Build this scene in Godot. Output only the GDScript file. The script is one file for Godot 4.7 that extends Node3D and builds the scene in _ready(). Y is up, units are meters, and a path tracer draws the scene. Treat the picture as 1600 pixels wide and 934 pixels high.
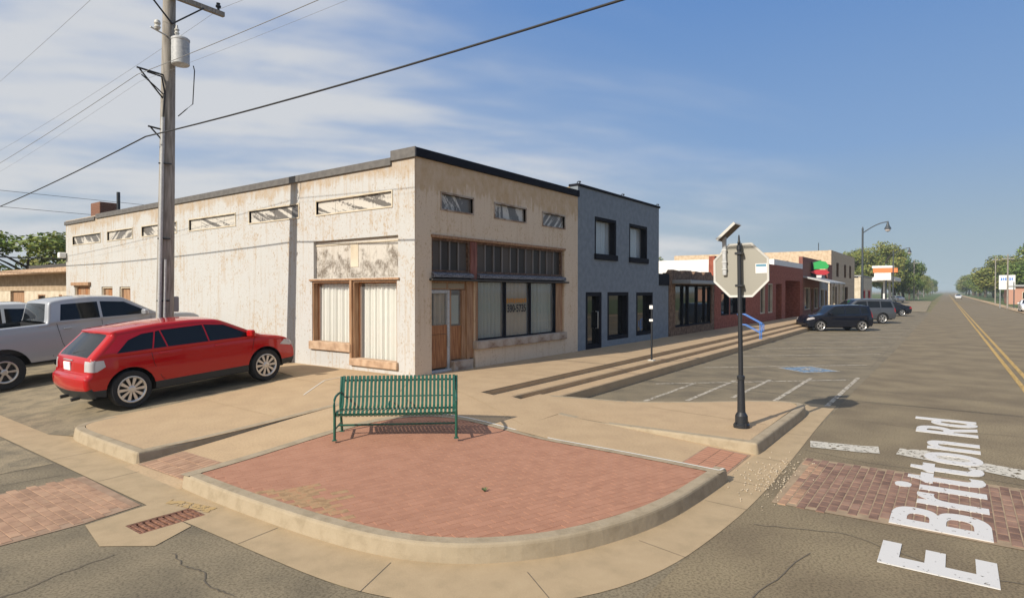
extends Node3D

# ---------------------------------------------------------------- mesh builder
class MB:
	var v := PackedVector3Array()
	var n := PackedVector3Array()
	var uv := PackedVector2Array()
	var col := PackedColorArray()
	func tri_n(a: Vector3, b: Vector3, c: Vector3, na: Vector3, nb: Vector3, nc: Vector3, ua := Vector2.ZERO, ub := Vector2.ZERO, uc := Vector2.ZERO):
		# keeps the front side on the side of the normals (front faces run clockwise)
		if (b - a).cross(c - a).dot(na + nb + nc) > 0.0:
			v.append(a); v.append(c); v.append(b)
			n.append(na); n.append(nc); n.append(nb)
			uv.append(ua); uv.append(uc); uv.append(ub)
		else:
			v.append(a); v.append(b); v.append(c)
			n.append(na); n.append(nb); n.append(nc)
			uv.append(ua); uv.append(ub); uv.append(uc)
	func tri(a: Vector3, b: Vector3, c: Vector3):
		var nn := (b - a).cross(c - a).normalized()
		tri_n(a, b, c, nn, nn, nn)
	# corners run counter-clockwise seen from outside
	func quad(a: Vector3, b: Vector3, c: Vector3, d: Vector3, ua := Vector2(0, 1), ub := Vector2(1, 1), uc := Vector2(1, 0), ud := Vector2(0, 0)):
		var nn := (c - a).cross(d - b).normalized()
		tri_n(a, b, c, nn, nn, nn, ua, ub, uc)
		tri_n(a, c, d, nn, nn, nn, ua, uc, ud)
	func quadn(a: Vector3, b: Vector3, c: Vector3, d: Vector3, hint: Vector3, ua := Vector2(0, 1), ub := Vector2(1, 1), uc := Vector2(1, 0), ud := Vector2(0, 0)):
		var nn := (c - a).cross(d - b).normalized()
		if nn.dot(hint) < 0.0: nn = -nn
		tri_n(a, b, c, nn, nn, nn, ua, ub, uc)
		tri_n(a, c, d, nn, nn, nn, ua, uc, ud)
	func box(lo: Vector3, hi: Vector3, t := Transform3D()):
		var p := []
		for i in 8:
			p.append(t * Vector3(hi.x if i & 1 else lo.x, hi.y if i & 2 else lo.y, hi.z if i & 4 else lo.z))
		quad(p[4], p[5], p[7], p[6]); quad(p[1], p[0], p[2], p[3])
		quad(p[5], p[1], p[3], p[7]); quad(p[0], p[4], p[6], p[2])
		quad(p[6], p[7], p[3], p[2]); quad(p[0], p[1], p[5], p[4])
	# chamfered box
	func cbox(lo: Vector3, hi: Vector3, r: float, t := Transform3D()):
		var c := (lo + hi) * 0.5
		var h := (hi - lo) * 0.5
		for ax in 3:
			var b1 := (ax + 1) % 3
			var b2 := (ax + 2) % 3
			for s in [-1.0, 1.0]:
				var q := []
				for k in [[-1, -1], [1, -1], [1, 1], [-1, 1]]:
					var p := Vector3.ZERO
					p[ax] = s * h[ax]; p[b1] = k[0] * (h[b1] - r); p[b2] = k[1] * (h[b2] - r)
					q.append(t * (c + p))
				if s > 0: quad(q[0], q[1], q[2], q[3])
				else: quad(q[3], q[2], q[1], q[0])
			for s1 in [-1.0, 1.0]:
				for s2 in [-1.0, 1.0]:
					var a := Vector3.ZERO
					var b := Vector3.ZERO
					a[b1] = s1 * h[b1]; a[b2] = s2 * (h[b2] - r)
					b[b1] = s1 * (h[b1] - r); b[b2] = s2 * h[b2]
					var e := Vector3.ZERO
					e[ax] = h[ax] - r
					var nn := Vector3.ZERO
					nn[b1] = s1; nn[b2] = s2
					nn = (t.basis * nn).normalized()
					var w := [t * (c + a + e), t * (c + a - e), t * (c + b - e), t * (c + b + e)]
					tri_n(w[0], w[1], w[2], nn, nn, nn); tri_n(w[0], w[2], w[3], nn, nn, nn)
		for i in 8:
			var s := Vector3(1 if i & 1 else -1, 1 if i & 2 else -1, 1 if i & 4 else -1)
			var k := []
			for ax in 3:
				var p := Vector3(s.x * (h.x - r), s.y * (h.y - r), s.z * (h.z - r))
				p[ax] = s[ax] * h[ax]
				k.append(t * (c + p))
			var nn := (t.basis * s).normalized()
			tri_n(k[0], k[1], k[2], nn, nn, nn)
	func tube(pts: Array, rad, sides := 8, caps := true):
		var rings := []
		var norms := []
		for i in pts.size():
			var a: Vector3 = pts[maxi(i - 1, 0)]
			var b: Vector3 = pts[mini(i + 1, pts.size() - 1)]
			var d := (b - a).normalized()
			var ref := Vector3.UP if absf(d.y) < 0.9 else Vector3.RIGHT
			var x := d.cross(ref).normalized()
			var y := x.cross(d).normalized()
			var r: float = rad[i] if rad is Array else rad
			var ring := []
			var nr := []
			for k in sides:
				var ang := TAU * k / sides
				var o := x * cos(ang) + y * sin(ang)
				ring.append(pts[i] + o * r)
				nr.append(o)
			rings.append(ring); norms.append(nr)
		for i in pts.size() - 1:
			for k in sides:
				var j := (k + 1) % sides
				var u0 := float(k) / sides
				var u1 := float(k + 1) / sides
				tri_n(rings[i][k], rings[i][j], rings[i + 1][j], norms[i][k], norms[i][j], norms[i + 1][j], Vector2(u0, i), Vector2(u1, i), Vector2(u1, i + 1))
				tri_n(rings[i][k], rings[i + 1][j], rings[i + 1][k], norms[i][k], norms[i + 1][j], norms[i + 1][k], Vector2(u0, i), Vector2(u1, i + 1), Vector2(u0, i + 1))
		if caps:
			for e in [0, pts.size() - 1]:
				var other: Vector3 = pts[1] if e == 0 else pts[e - 1]
				var nn: Vector3 = (pts[e] - other).normalized()
				for k in range(1, sides - 1):
					tri_n(rings[e][0], rings[e][k], rings[e][k + 1], nn, nn, nn)
	# profile of Vector2(radius, height) turned about the y axis of t
	func lathe(prof: Array, sides: int, t := Transform3D()):
		for i in prof.size() - 1:
			var p: Vector2 = prof[i]
			var q: Vector2 = prof[i + 1]
			var d := q - p
			if d.length() < 1e-6: continue
			var nn := Vector2(d.y, -d.x).normalized()
			for k in sides:
				var a := TAU * k / sides
				var b := TAU * (k + 1) / sides
				var va := Vector3(cos(a), 0, sin(a))
				var vb := Vector3(cos(b), 0, sin(b))
				var na := (t.basis * (va * nn.x + Vector3.UP * nn.y)).normalized()
				var nb := (t.basis * (vb * nn.x + Vector3.UP * nn.y)).normalized()
				var p0 := t * (va * p.x + Vector3.UP * p.y)
				var p1 := t * (vb * p.x + Vector3.UP * p.y)
				var q0 := t * (va * q.x + Vector3.UP * q.y)
				var q1 := t * (vb * q.x + Vector3.UP * q.y)
				if p.x > 1e-5: tri_n(p0, p1, q1, na, nb, nb)
				if q.x > 1e-5: tri_n(p0, q1, q0, na, nb, na)
	# polygon in the local xy plane, from z = 0 to z = depth
	func prism(poly: PackedVector2Array, depth: float, t := Transform3D()):
		var id := Geometry2D.triangulate_polygon(poly)
		var nz := (t.basis * Vector3(0, 0, 1)).normalized()
		for i in range(0, id.size(), 3):
			var a := poly[id[i]]
			var b := poly[id[i + 1]]
			var c := poly[id[i + 2]]
			tri_n(t * Vector3(a.x, a.y, depth), t * Vector3(b.x, b.y, depth), t * Vector3(c.x, c.y, depth), nz, nz, nz, a, b, c)
			tri_n(t * Vector3(a.x, a.y, 0), t * Vector3(b.x, b.y, 0), t * Vector3(c.x, c.y, 0), -nz, -nz, -nz, a, b, c)
		var cw := Geometry2D.is_polygon_clockwise(poly)
		for i in poly.size():
			var a := poly[i]
			var b := poly[(i + 1) % poly.size()]
			if cw:
				var k := a
				a = b; b = k
			quad(t * Vector3(a.x, a.y, 0), t * Vector3(b.x, b.y, 0), t * Vector3(b.x, b.y, depth), t * Vector3(a.x, a.y, depth))
	func commit() -> ArrayMesh:
		var m := ArrayMesh.new()
		if v.is_empty(): return m
		var a := []
		a.resize(Mesh.ARRAY_MAX)
		a[Mesh.ARRAY_VERTEX] = v
		a[Mesh.ARRAY_NORMAL] = n
		a[Mesh.ARRAY_TEX_UV] = uv
		if col.size() == v.size(): a[Mesh.ARRAY_COLOR] = col
		m.add_surface_from_arrays(Mesh.PRIMITIVE_TRIANGLES, a)
		return m

# ---------------------------------------------------------------- naming
var used := {}
func numbered(called: String) -> String:
	var k: int = used.get(called, 0)
	used[called] = k + 1
	return called if k == 0 else "%s_%03d" % [called, k]
func tag(o: Node, label: String, category: String, group := ""):
	o.set_meta("label", label); o.set_meta("category", category)
	if group: o.set_meta("group", group)
	return o
func thing(called: String, label: String, category: String, at := Vector3.ZERO, turn := 0.0, group := "") -> Node3D:
	var o := Node3D.new()
	o.name = numbered(called); add_child(o)
	o.position = at; o.rotation.y = turn
	tag(o, label, category, group)
	return o
func part(called: String, mesh, m: Material, parent: Node = self, at := Vector3.ZERO) -> MeshInstance3D:
	var o := MeshInstance3D.new()
	o.mesh = mesh.commit() if mesh is MB else mesh
	if parent == self:
		o.name = numbered(called); add_child(o)
	else:
		o.name = called; parent.add_child(o, true)
	o.material_override = m
	o.position = at
	return o
func struct(called: String, mesh, m: Material) -> MeshInstance3D:
	var o := part(called, mesh, m)
	o.set_meta("kind", "structure")
	return o
func copy_of(o: Node3D, at: Vector3, turn: float, label := "", sc := 1.0) -> Node3D:
	var c: Node3D = o.duplicate()
	c.name = numbered(String(o.name).rstrip("0123456789").trim_suffix("_")); add_child(c)
	c.position = at; c.rotation.y = turn; c.scale = Vector3.ONE * sc
	if label: c.set_meta("label", label)
	return c

# ---------------------------------------------------------------- materials
func lin(r: float, g: float, b: float, a := 1.0) -> Color:
	var c := Color(r, g, b).linear_to_srgb()
	c.a = a
	return c
func ntex(sd: int, freq: float, cols: Array, offs: Array, size := 512, oct := 5, gain := 0.5, kind := FastNoiseLite.TYPE_SIMPLEX_SMOOTH, stretch := 1) -> NoiseTexture2D:
	var f := FastNoiseLite.new()
	f.seed = sd; f.frequency = freq; f.fractal_octaves = oct; f.fractal_gain = gain; f.noise_type = kind
	var t := NoiseTexture2D.new()
	t.width = size; t.height = size * stretch; t.seamless = true; t.noise = f; t.normalize = true
	var g := Gradient.new()
	g.offsets = PackedFloat32Array(offs)
	g.colors = PackedColorArray(cols)
	t.color_ramp = g
	return t
func gtex(sd: int, freq: float, size := 512, oct := 4) -> NoiseTexture2D:
	return ntex(sd, freq, [Color.BLACK, Color.WHITE], [0.0, 1.0], size, oct)
func mk(c: Color, rough := 0.8, metal := 0.0) -> StandardMaterial3D:
	var m := StandardMaterial3D.new()
	m.albedo_color = c; m.roughness = rough; m.metallic = metal
	return m
# world-mapped textured surface: coarse colour, fine grain and relief
func surf(tex: Texture2D, metres: float, rough: float, grain: Texture2D = null, gm := 0.5, bump: Texture2D = null, cm := 0.3) -> StandardMaterial3D:
	var m := mk(Color.WHITE, rough)
	m.albedo_texture = tex
	m.uv1_triplanar = true; m.uv1_world_triplanar = true; m.uv1_scale = Vector3.ONE / metres
	if grain:
		m.detail_enabled = true; m.detail_albedo = grain; m.detail_blend_mode = BaseMaterial3D.BLEND_MODE_MUL
		m.detail_uv_layer = BaseMaterial3D.DETAIL_UV_2
		m.uv2_triplanar = true; m.uv2_world_triplanar = true; m.uv2_scale = Vector3.ONE / gm
	if bump:
		m.heightmap_enabled = true; m.heightmap_texture = bump; m.heightmap_scale = cm
	return m
func glass(c: Color, alpha := 0.12) -> StandardMaterial3D:
	var m := mk(Color(c.r, c.g, c.b, alpha), 0.02)
	m.transparency = BaseMaterial3D.TRANSPARENCY_ALPHA
	return m
func paint(c: Color, flake := 0.25) -> StandardMaterial3D:
	var m := mk(c, 0.5, flake)
	m.metallic_specular = 0.15
	m.clearcoat_enabled = true; m.clearcoat = 1.0; m.clearcoat_roughness = 0.06
	return m
var M := {}

# ---------------------------------------------------------------- ground heights
func up(x: float, z: float) -> float:      # raised paving: from kerb height up to the shop fronts
	var sx := smoothstep(3.6, 9.6, x)
	var sz := smoothstep(-4.8, -8.0, z)
	return 0.17 + 0.29 * sx * sz
func lot(x: float, z: float) -> float:
	return up(x, -10.0) - 0.156 * (1.0 - smoothstep(3.55, 5.2, x)) - 0.008
func zc(x: float) -> float: return -6.85 - 0.02 * (x - 12.0)    # foot of the steps
func zr(x: float) -> float: return -0.0115 * maxf(x, 0.0)       # the road swings a little to the north
func V2(a: Array) -> PackedVector2Array:
	var p := PackedVector2Array()
	for i in range(0, a.size(), 2): p.append(Vector2(a[i], a[i + 1]))
	return p

# sheet over a polygon (x, z), cut into cells, with heights from a function
func sheet(poly: PackedVector2Array, h: Callable, cell: float, holes := []) -> MB:
	var b := MB.new()
	var lo := poly[0]
	var hi := poly[0]
	for p in poly:
		lo = lo.min(p); hi = hi.max(p)
	var xs := cuts(lo.x, hi.x, cell)
	var zs := cuts(lo.y, hi.y, cell)
	for r in holes:
		xs.append_array([r.position.x, r.end.x]); zs.append_array([r.position.y, r.end.y])
	xs.sort(); zs.sort()
	for i in xs.size() - 1:
		for j in zs.size() - 1:
			if xs[i + 1] - xs[i] < 1e-4 or zs[j + 1] - zs[j] < 1e-4: continue
			var mid := Vector2(xs[i] + xs[i + 1], zs[j] + zs[j + 1]) * 0.5
			var skip := false
			for r in holes:
				if r.has_point(mid): skip = true
			if skip: continue
			var c := PackedVector2Array([Vector2(xs[i], zs[j]), Vector2(xs[i + 1], zs[j]), Vector2(xs[i + 1], zs[j + 1]), Vector2(xs[i], zs[j + 1])])
			for piece in Geometry2D.intersect_polygons(c, poly):
				flat_piece(b, piece, h)
	return b
func cuts(a: float, b: float, cell: float) -> Array:
	var k := maxi(1, ceili((b - a) / cell))
	var o := []
	for i in k + 1: o.append(lerpf(a, b, float(i) / k))
	return o
func flat_piece(b: MB, piece: PackedVector2Array, h: Callable):
	var id := Geometry2D.triangulate_polygon(piece)
	var ps := []
	var ns := []
	for p in piece:
		var y: float = h.call(p.x, p.y)
		ps.append(Vector3(p.x, y, p.y))
		ns.append(Vector3(-(h.call(p.x + 0.02, p.y) - y) / 0.02, 1, -(h.call(p.x, p.y + 0.02) - y) / 0.02).normalized())
	for t in range(0, id.size(), 3):
		b.tri_n(ps[id[t]], ps[id[t + 1]], ps[id[t + 2]], ns[id[t]], ns[id[t + 1]], ns[id[t + 2]], piece[id[t]], piece[id[t + 1]], piece[id[t + 2]])
# upright faces along a line (x, z) from the height function down to a level; the open side is the side of offset_line
func skirt(b: MB, line: PackedVector2Array, h: Callable, low: float, side: float):
	for i in line.size() - 1:
		var k := maxi(1, ceili(line[i].distance_to(line[i + 1]) / 0.5))
		for s in k:
			var p := line[i].lerp(line[i + 1], float(s) / k)
			var q := line[i].lerp(line[i + 1], float(s + 1) / k)
			var t := (q - p).normalized()
			b.quadn(Vector3(p.x, low, p.y), Vector3(q.x, low, q.y), Vector3(q.x, h.call(q.x, q.y), q.y), Vector3(p.x, h.call(p.x, p.y), p.y), Vector3(-t.y, 0, t.x) * side)
func smooth_line(a: PackedVector2Array, times := 2) -> PackedVector2Array:
	for t in times:
		var o := PackedVector2Array([a[0]])
		for i in a.size() - 1:
			o.append(a[i].lerp(a[i + 1], 0.25)); o.append(a[i].lerp(a[i + 1], 0.75))
		o.append(a[a.size() - 1])
		a = o
	return a
func offset_line(a: PackedVector2Array, d: float) -> PackedVector2Array:
	var o := PackedVector2Array()
	for i in a.size():
		var t := (a[mini(i + 1, a.size() - 1)] - a[maxi(i - 1, 0)]).normalized()
		o.append(a[i] + Vector2(-t.y, t.x) * d)
	return o
# kerb stone: profile of (distance inwards, height above the paving) swept along a line; inside lies on the side of +d
func kerb(line: PackedVector2Array, side: float, h: Callable, low := -0.05, width := 0.15) -> MB:
	var b := MB.new()
	var prof := [[-0.03, -9.0], [0.0, -0.028], [0.008, -0.010], [0.026, 0.002], [width, 0.003], [width, -0.05]]
	var rows := []
	for q in prof:
		var l := offset_line(line, q[0] * side)
		var row := []
		for p in l:
			row.append(Vector3(p.x, low if q[1] < -1.0 else maxf(h.call(p.x, p.y) + q[1], low), p.y))
		rows.append(row)
	for r in rows.size() - 1:
		for i in line.size() - 1:
			var a: Vector3 = rows[r][i]
			var c: Vector3 = rows[r][i + 1]
			var d: Vector3 = rows[r + 1][i + 1]
			var e: Vector3 = rows[r + 1][i]
			var inner: Vector3 = (rows[4][i] + rows[0][i]) * 0.5
			inner.y = rows[4][i].y - 0.06
			b.quadn(a, c, d, e, (a + c + d + e) * 0.25 - inner)
	return b

# ---------------------------------------------------------------- scene
var rng := RandomNumberGenerator.new()
const CAM_H := 2.45
const SUN_TRAVEL := Vector3(4.35, -2.82, 0.75)

func _ready():
	rng.seed = 7
	camera_and_light()
	make_materials()
	make_ground()
	make_corner_building()
	make_blue_building()
	make_far_street()
	make_left_background()
	make_street_things()
	make_vehicles()
	make_utility_pole()
	make_trees()
	make_small_things()

func camera_and_light():
	var cam := Camera3D.new()
	cam.name = "camera"
	cam.fov = rad_to_deg(2.0 * atan(467.0 / 945.0))
	cam.near = 0.05; cam.far = 4000.0
	add_child(cam)
	var yaw := atan(696.0 / 945.0)
	var pitch := -atan(11.5 / 945.0)
	var fwd := Vector3(cos(yaw) * cos(pitch), sin(pitch), -sin(yaw) * cos(pitch))
	cam.look_at_from_position(Vector3(0, CAM_H, 0), Vector3(0, CAM_H, 0) + fwd, Vector3.UP)
	cam.current = true
	var we := WorldEnvironment.new()
	we.name = "world"
	var e := Environment.new()
	e.background_mode = Environment.BG_SKY
	var sky := Sky.new()
	var pm := PanoramaSkyMaterial.new()
	pm.panorama = sky_image()
	pm.energy_multiplier = 1.0
	sky.sky_material = pm
	e.sky = sky
	e.tonemap_mode = Environment.TONE_MAPPER_LINEAR
	e.tonemap_exposure = 1.25
	e.sdfgi_enabled = true; e.ssao_enabled = true; e.ssil_enabled = true
	e.fog_enabled = true
	e.fog_density = 0.00035
	e.fog_light_color = Color(0.70, 0.76, 0.80)
	we.environment = e
	add_child(we)
	var sun := DirectionalLight3D.new()
	sun.name = "sun"
	sun.light_energy = 1.37
	sun.light_color = Color(1.0, 0.965, 0.91)
	sun.light_angular_distance = 0.53
	sun.shadow_enabled = true
	add_child(sun)
	sun.look_at_from_position(Vector3.ZERO, SUN_TRAVEL, Vector3.UP)

func sky_image() -> ImageTexture:
	var w := 2048
	var h := 1024
	var im := Image.create(w, h, false, Image.FORMAT_RGBF)
	var stops := [[0.0, Color(0.335, 0.405, 0.44)], [4.0, Color(0.29, 0.375, 0.445)], [12.0, Color(0.185, 0.300, 0.495)], [26.0, Color(0.100, 0.212, 0.452)], [50.0, Color(0.075, 0.165, 0.38)], [90.0, Color(0.05, 0.125, 0.32)]]
	var n1 := FastNoiseLite.new()
	n1.seed = 5; n1.frequency = 0.42; n1.fractal_octaves = 6; n1.fractal_gain = 0.55
	var n2 := FastNoiseLite.new()
	n2.seed = 19; n2.frequency = 0.9; n2.fractal_octaves = 5; n2.fractal_gain = 0.6
	var n3 := FastNoiseLite.new()
	n3.seed = 31; n3.frequency = 0.22; n3.fractal_octaves = 3
	var cloud := Color(0.54, 0.55, 0.565)
	for j in h:
		var el := (0.5 - (j + 0.5) / h) * PI
		var y := sin(el)
		var ed := rad_to_deg(el)
		var base: Color = stops[0][1]
		if ed <= 0.0:
			base = Color(0.20, 0.175, 0.14).lerp(stops[0][1], smoothstep(-3.0, 0.0, ed))
		else:
			for s in stops.size() - 1:
				if ed >= stops[s][0]:
					base = stops[s][1].lerp(stops[s + 1][1], clampf((ed - stops[s][0]) / (stops[s + 1][0] - stops[s][0]), 0, 1))
		for i in w:
			var az := TAU * (i + 0.5) / w
			var c := base
			if ed > 0.5:
				var d := Vector3(sin(az) * cos(el), y, -cos(az) * cos(el))
				var q := d / (y + 0.16)
				# streaks drawn out along one bearing of the cloud deck
				var a := q.x * 0.80 + q.z * 0.60
				var b := -q.x * 0.60 + q.z * 0.80
				var warp := n3.get_noise_2d(a * 1.3, b * 1.3) * 0.9
				var f := n1.get_noise_2d(a * 0.9 + warp, b * 2.1 - warp * 0.5) * 0.5 + 0.5
				var g := n2.get_noise_2d(a * 1.0 - warp, b * 3.4 + warp) * 0.5 + 0.5
				# the deck ends along a line running east; unseen western cloud added overhead to whiten the fill
				var deck := d / maxf(y, 0.06)
				var inside := -deck.z - (1.15 + 0.194 * deck.x) + smoothstep(1.2, -0.8, deck.x) * 3.6
				var m := smoothstep(-0.75, 0.95, inside / (1.0 + 0.12 * deck.length()) + (f - 0.5) * 1.5)
				var k := smoothstep(0.32, 0.66, f * 0.60 + g * 0.42 + (m - 0.6) * 0.12) * m
				k = k * 0.60 + m * 0.34
				k *= smoothstep(0.5, 4.0, ed)
				c = base.lerp(cloud, clampf(k, 0.0, 0.9))
			im.set_pixel(i, j, c)
	return ImageTexture.create_from_image(im)

func make_materials():
	var grain := ntex(3, 0.09, [lin(0.48, 0.47, 0.45), lin(0.86, 0.86, 0.86), lin(1, 1, 1)], [0.18, 0.5, 0.82], 512, 3, 0.75)
	var grain_soft := ntex(4, 0.06, [lin(0.82, 0.81, 0.80), lin(1, 1, 1)], [0.2, 0.75], 512, 4, 0.6)
	var relief := gtex(8, 0.08, 512, 4)
	M.asphalt = surf(ntex(11, 0.012, [lin(0.179, 0.147, 0.096), lin(0.228, 0.186, 0.119), lin(0.267, 0.216, 0.138)], [0.2, 0.5, 0.85], 1024, 6), 14.0, 0.92, grain, 1.6)
	M.asphalt_road = surf(ntex(12, 0.010, [lin(0.199, 0.153, 0.092), lin(0.244, 0.191, 0.114), lin(0.284, 0.225, 0.134)], [0.2, 0.55, 0.9], 1024, 6), 17.0, 0.92, grain, 1.6)
	M.lot = surf(ntex(13, 0.014, [lin(0.211, 0.175, 0.116), lin(0.307, 0.247, 0.157), lin(0.384, 0.305, 0.191)], [0.2, 0.5, 0.85], 1024, 6, 0.6), 9.0, 0.95, grain, 1.5)
	M.concrete = surf(ntex(21, 0.010, [lin(0.452, 0.322, 0.190), lin(0.487, 0.348, 0.204), lin(0.508, 0.368, 0.219)], [0.2, 0.55, 0.9], 1024, 6), 8.0, 0.9, grain_soft, 1.3)
	M.kerb = surf(ntex(22, 0.014, [lin(0.302, 0.241, 0.157), lin(0.374, 0.302, 0.203), lin(0.410, 0.337, 0.232)], [0.12, 0.45, 0.9], 1024, 6, 0.6), 4.0, 0.9, grain_soft, 0.35, relief, 0.25)
	M.gutter = surf(ntex(23, 0.012, [lin(0.385, 0.290, 0.172), lin(0.432, 0.322, 0.192), lin(0.462, 0.348, 0.21)], [0.15, 0.5, 0.9], 1024, 6, 0.6), 5.0, 0.92, grain_soft, 0.4)
	M.dirt = surf(ntex(24, 0.02, [lin(0.14, 0.142, 0.051), lin(0.22, 0.189, 0.085), lin(0.30, 0.236, 0.128)], [0.2, 0.5, 0.85], 1024, 6), 40.0, 1.0, grain, 1.3)
	M.grass = surf(ntex(25, 0.02, [lin(0.06, 0.10, 0.025), lin(0.11, 0.15, 0.04), lin(0.19, 0.20, 0.08)], [0.2, 0.55, 0.9], 512, 6), 12.0, 1.0, grain, 0.8)
	M.bricks = []
	for i in 5:
		var k := 0.965 + 0.02 * i
		M.bricks.append(surf(ntex(40 + i, 0.02, [lin(0.375 * k, 0.183 * k, 0.113 * k), lin(0.405 * k, 0.200 * k, 0.124 * k), lin(0.43 * k, 0.216 * k, 0.136 * k)], [0.2, 0.5, 0.85], 256, 5), 1.6 + i * 0.2, 0.9, grain_soft, 0.3))
	M.brick_joint = surf(ntex(46, 0.02, [lin(0.33, 0.158, 0.096), lin(0.38, 0.187, 0.115)], [0.2, 0.8], 256, 4), 1.5, 0.95)
	M.brick_silt = surf(ntex(47, 0.016, [lin(0.307, 0.191, 0.098), lin(0.413, 0.262, 0.137), lin(0.437, 0.219, 0.118)], [0.2, 0.55, 0.85], 512, 5), 1.3, 0.95, grain_soft, 0.3)
	M.worn_bricks = []
	for i in 5:
		var k := 0.86 + 0.07 * i
		M.worn_bricks.append(surf(ntex(50 + i, 0.02, [lin(0.17 * k, 0.099 * k, 0.072 * k), lin(0.235 * k, 0.137 * k, 0.098 * k), lin(0.29 * k, 0.180 * k, 0.128 * k)], [0.2, 0.5, 0.85], 256, 5), 1.3 + i * 0.2, 0.92, grain_soft, 0.25))
	M.pale_bricks = []
	for i in 5:
		var k := 0.92 + 0.045 * i
		M.pale_bricks.append(surf(ntex(56 + i, 0.02, [lin(0.32 * k, 0.194 * k, 0.123 * k), lin(0.40 * k, 0.241 * k, 0.153 * k), lin(0.43 * k, 0.274 * k, 0.174 * k)], [0.2, 0.5, 0.85], 256, 5), 1.3 + i * 0.2, 0.92, grain_soft, 0.25))
	M.pale_joint = surf(ntex(63, 0.02, [lin(0.26, 0.17, 0.11), lin(0.34, 0.23, 0.155)], [0.2, 0.8], 256, 4), 1.5, 0.95)
	M.mortar = surf(ntex(62, 0.02, [lin(0.258, 0.186, 0.119), lin(0.353, 0.262, 0.167)], [0.2, 0.8], 256, 4), 1.5, 0.95)
	M.white_line = worn_paint(lin(0.52, 0.48, 0.41), 71, 0.34)
	M.faint_line = worn_paint(lin(0.47, 0.42, 0.34), 72, 0.40)
	M.yellow_line = worn_paint(lin(0.50, 0.33, 0.11), 73, 0.33)
	M.letter = worn_paint(lin(0.58, 0.57, 0.55), 74, 0.20)
	M.blue_mark = worn_paint(lin(0.18, 0.26, 0.36), 75, 0.34)
	M.sealant = mk(lin(0.66, 0.63, 0.56), 0.7)
	M.black = mk(lin(0.012, 0.012, 0.013), 0.6)
	M.black_gloss = mk(lin(0.012, 0.013, 0.016), 0.32)
	M.dark = mk(lin(0.006, 0.006, 0.006), 0.9)
	M.rubber = mk(lin(0.018, 0.018, 0.019), 0.85)
	M.alloy = mk(lin(0.62, 0.60, 0.57), 0.32, 0.75)
	M.alloy_dark = mk(lin(0.05, 0.05, 0.05), 0.5, 0.5)
	M.steel = mk(lin(0.52, 0.52, 0.50), 0.45, 0.6)
	M.zinc = surf(ntex(80, 0.03, [lin(0.36, 0.37, 0.37), lin(0.50, 0.50, 0.49)], [0.2, 0.8], 256, 4), 0.6, 0.5)
	M.car_glass = mk(lin(0.010, 0.012, 0.014), 0.03)
	M.car_glass.metallic_specular = 0.4
	M.shop_glass = mk(lin(0.016, 0.017, 0.017), 0.03)
	M.shop_glass.metallic_specular = 0.75
	M.pane = glass(Color.WHITE, 0.10)
	M.lamp_red = mk(lin(0.35, 0.015, 0.015), 0.1)
	M.lamp_clear = mk(lin(0.46, 0.43, 0.43), 0.10)
	M.rust = surf(ntex(82, 0.03, [lin(0.10, 0.045, 0.028), lin(0.19, 0.085, 0.05), lin(0.26, 0.13, 0.08)], [0.2, 0.5, 0.85], 256, 5), 0.5, 0.85)
	M.bench = mk(lin(0.010, 0.085, 0.055), 0.32)
	M.bench.clearcoat_enabled = true; M.bench.clearcoat = 0.4; M.bench.clearcoat_roughness = 0.2
	M.wood_pole = surf(ntex(84, 0.02, [lin(0.20, 0.18, 0.155), lin(0.31, 0.285, 0.25), lin(0.40, 0.37, 0.33)], [0.2, 0.5, 0.85], 512, 6), 1.2, 0.95, grain_soft, 0.3)
	M.wood_orange = surf(ntex(85, 0.02, [lin(0.22, 0.085, 0.03), lin(0.33, 0.14, 0.05), lin(0.42, 0.20, 0.085)], [0.2, 0.5, 0.85], 512, 6), 0.9, 0.7, grain_soft, 0.3)
	M.wood_trim = surf(ntex(86, 0.02, [lin(0.27, 0.145, 0.075), lin(0.36, 0.205, 0.11), lin(0.44, 0.28, 0.165)], [0.15, 0.5, 0.85], 512, 6), 1.3, 0.8, grain_soft, 0.3)
	M.wood_brown = surf(ntex(78, 0.02, [lin(0.08, 0.042, 0.026), lin(0.14, 0.078, 0.048), lin(0.20, 0.12, 0.078)], [0.2, 0.5, 0.85], 256, 5), 0.8, 0.8)
	M.wood_red = surf(ntex(87, 0.02, [lin(0.12, 0.035, 0.025), lin(0.20, 0.07, 0.05), lin(0.27, 0.12, 0.09)], [0.2, 0.5, 0.85], 256, 5), 0.8, 0.8)
	M.sill_stone = surf(ntex(88, 0.006, [lin(0.36, 0.235, 0.15), lin(0.50, 0.34, 0.22), lin(0.56, 0.41, 0.28)], [0.15, 0.5, 0.85], 512, 6), 1.1, 0.85, grain_soft, 0.3)
	M.sill_front = surf(ntex(89, 0.006, [lin(0.24, 0.16, 0.11), lin(0.40, 0.325, 0.26), lin(0.47, 0.40, 0.33)], [0.2, 0.5, 0.85], 512, 6), 1.2, 0.85, grain_soft, 0.3)
	M.curtain = mk(lin(0.66, 0.66, 0.60), 0.9)
	M.curtain.backlight_enabled = true; M.curtain.backlight = Color(0.25, 0.25, 0.22)
	M.curtain_front = mk(lin(0.235, 0.265, 0.23), 0.9)
	M.curtain_tan = mk(lin(0.31, 0.26, 0.185), 0.9)
	M.cap = surf(ntex(90, 0.03, [lin(0.10, 0.092, 0.085), lin(0.135, 0.125, 0.115)], [0.2, 0.8], 256, 4), 1.5, 0.6)
	M.blue_wall = surf(ntex(91, 0.02, [lin(0.162, 0.188, 0.216), lin(0.182, 0.211, 0.241), lin(0.202, 0.232, 0.262)], [0.2, 0.5, 0.85], 512, 6), 3.0, 0.75)
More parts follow.
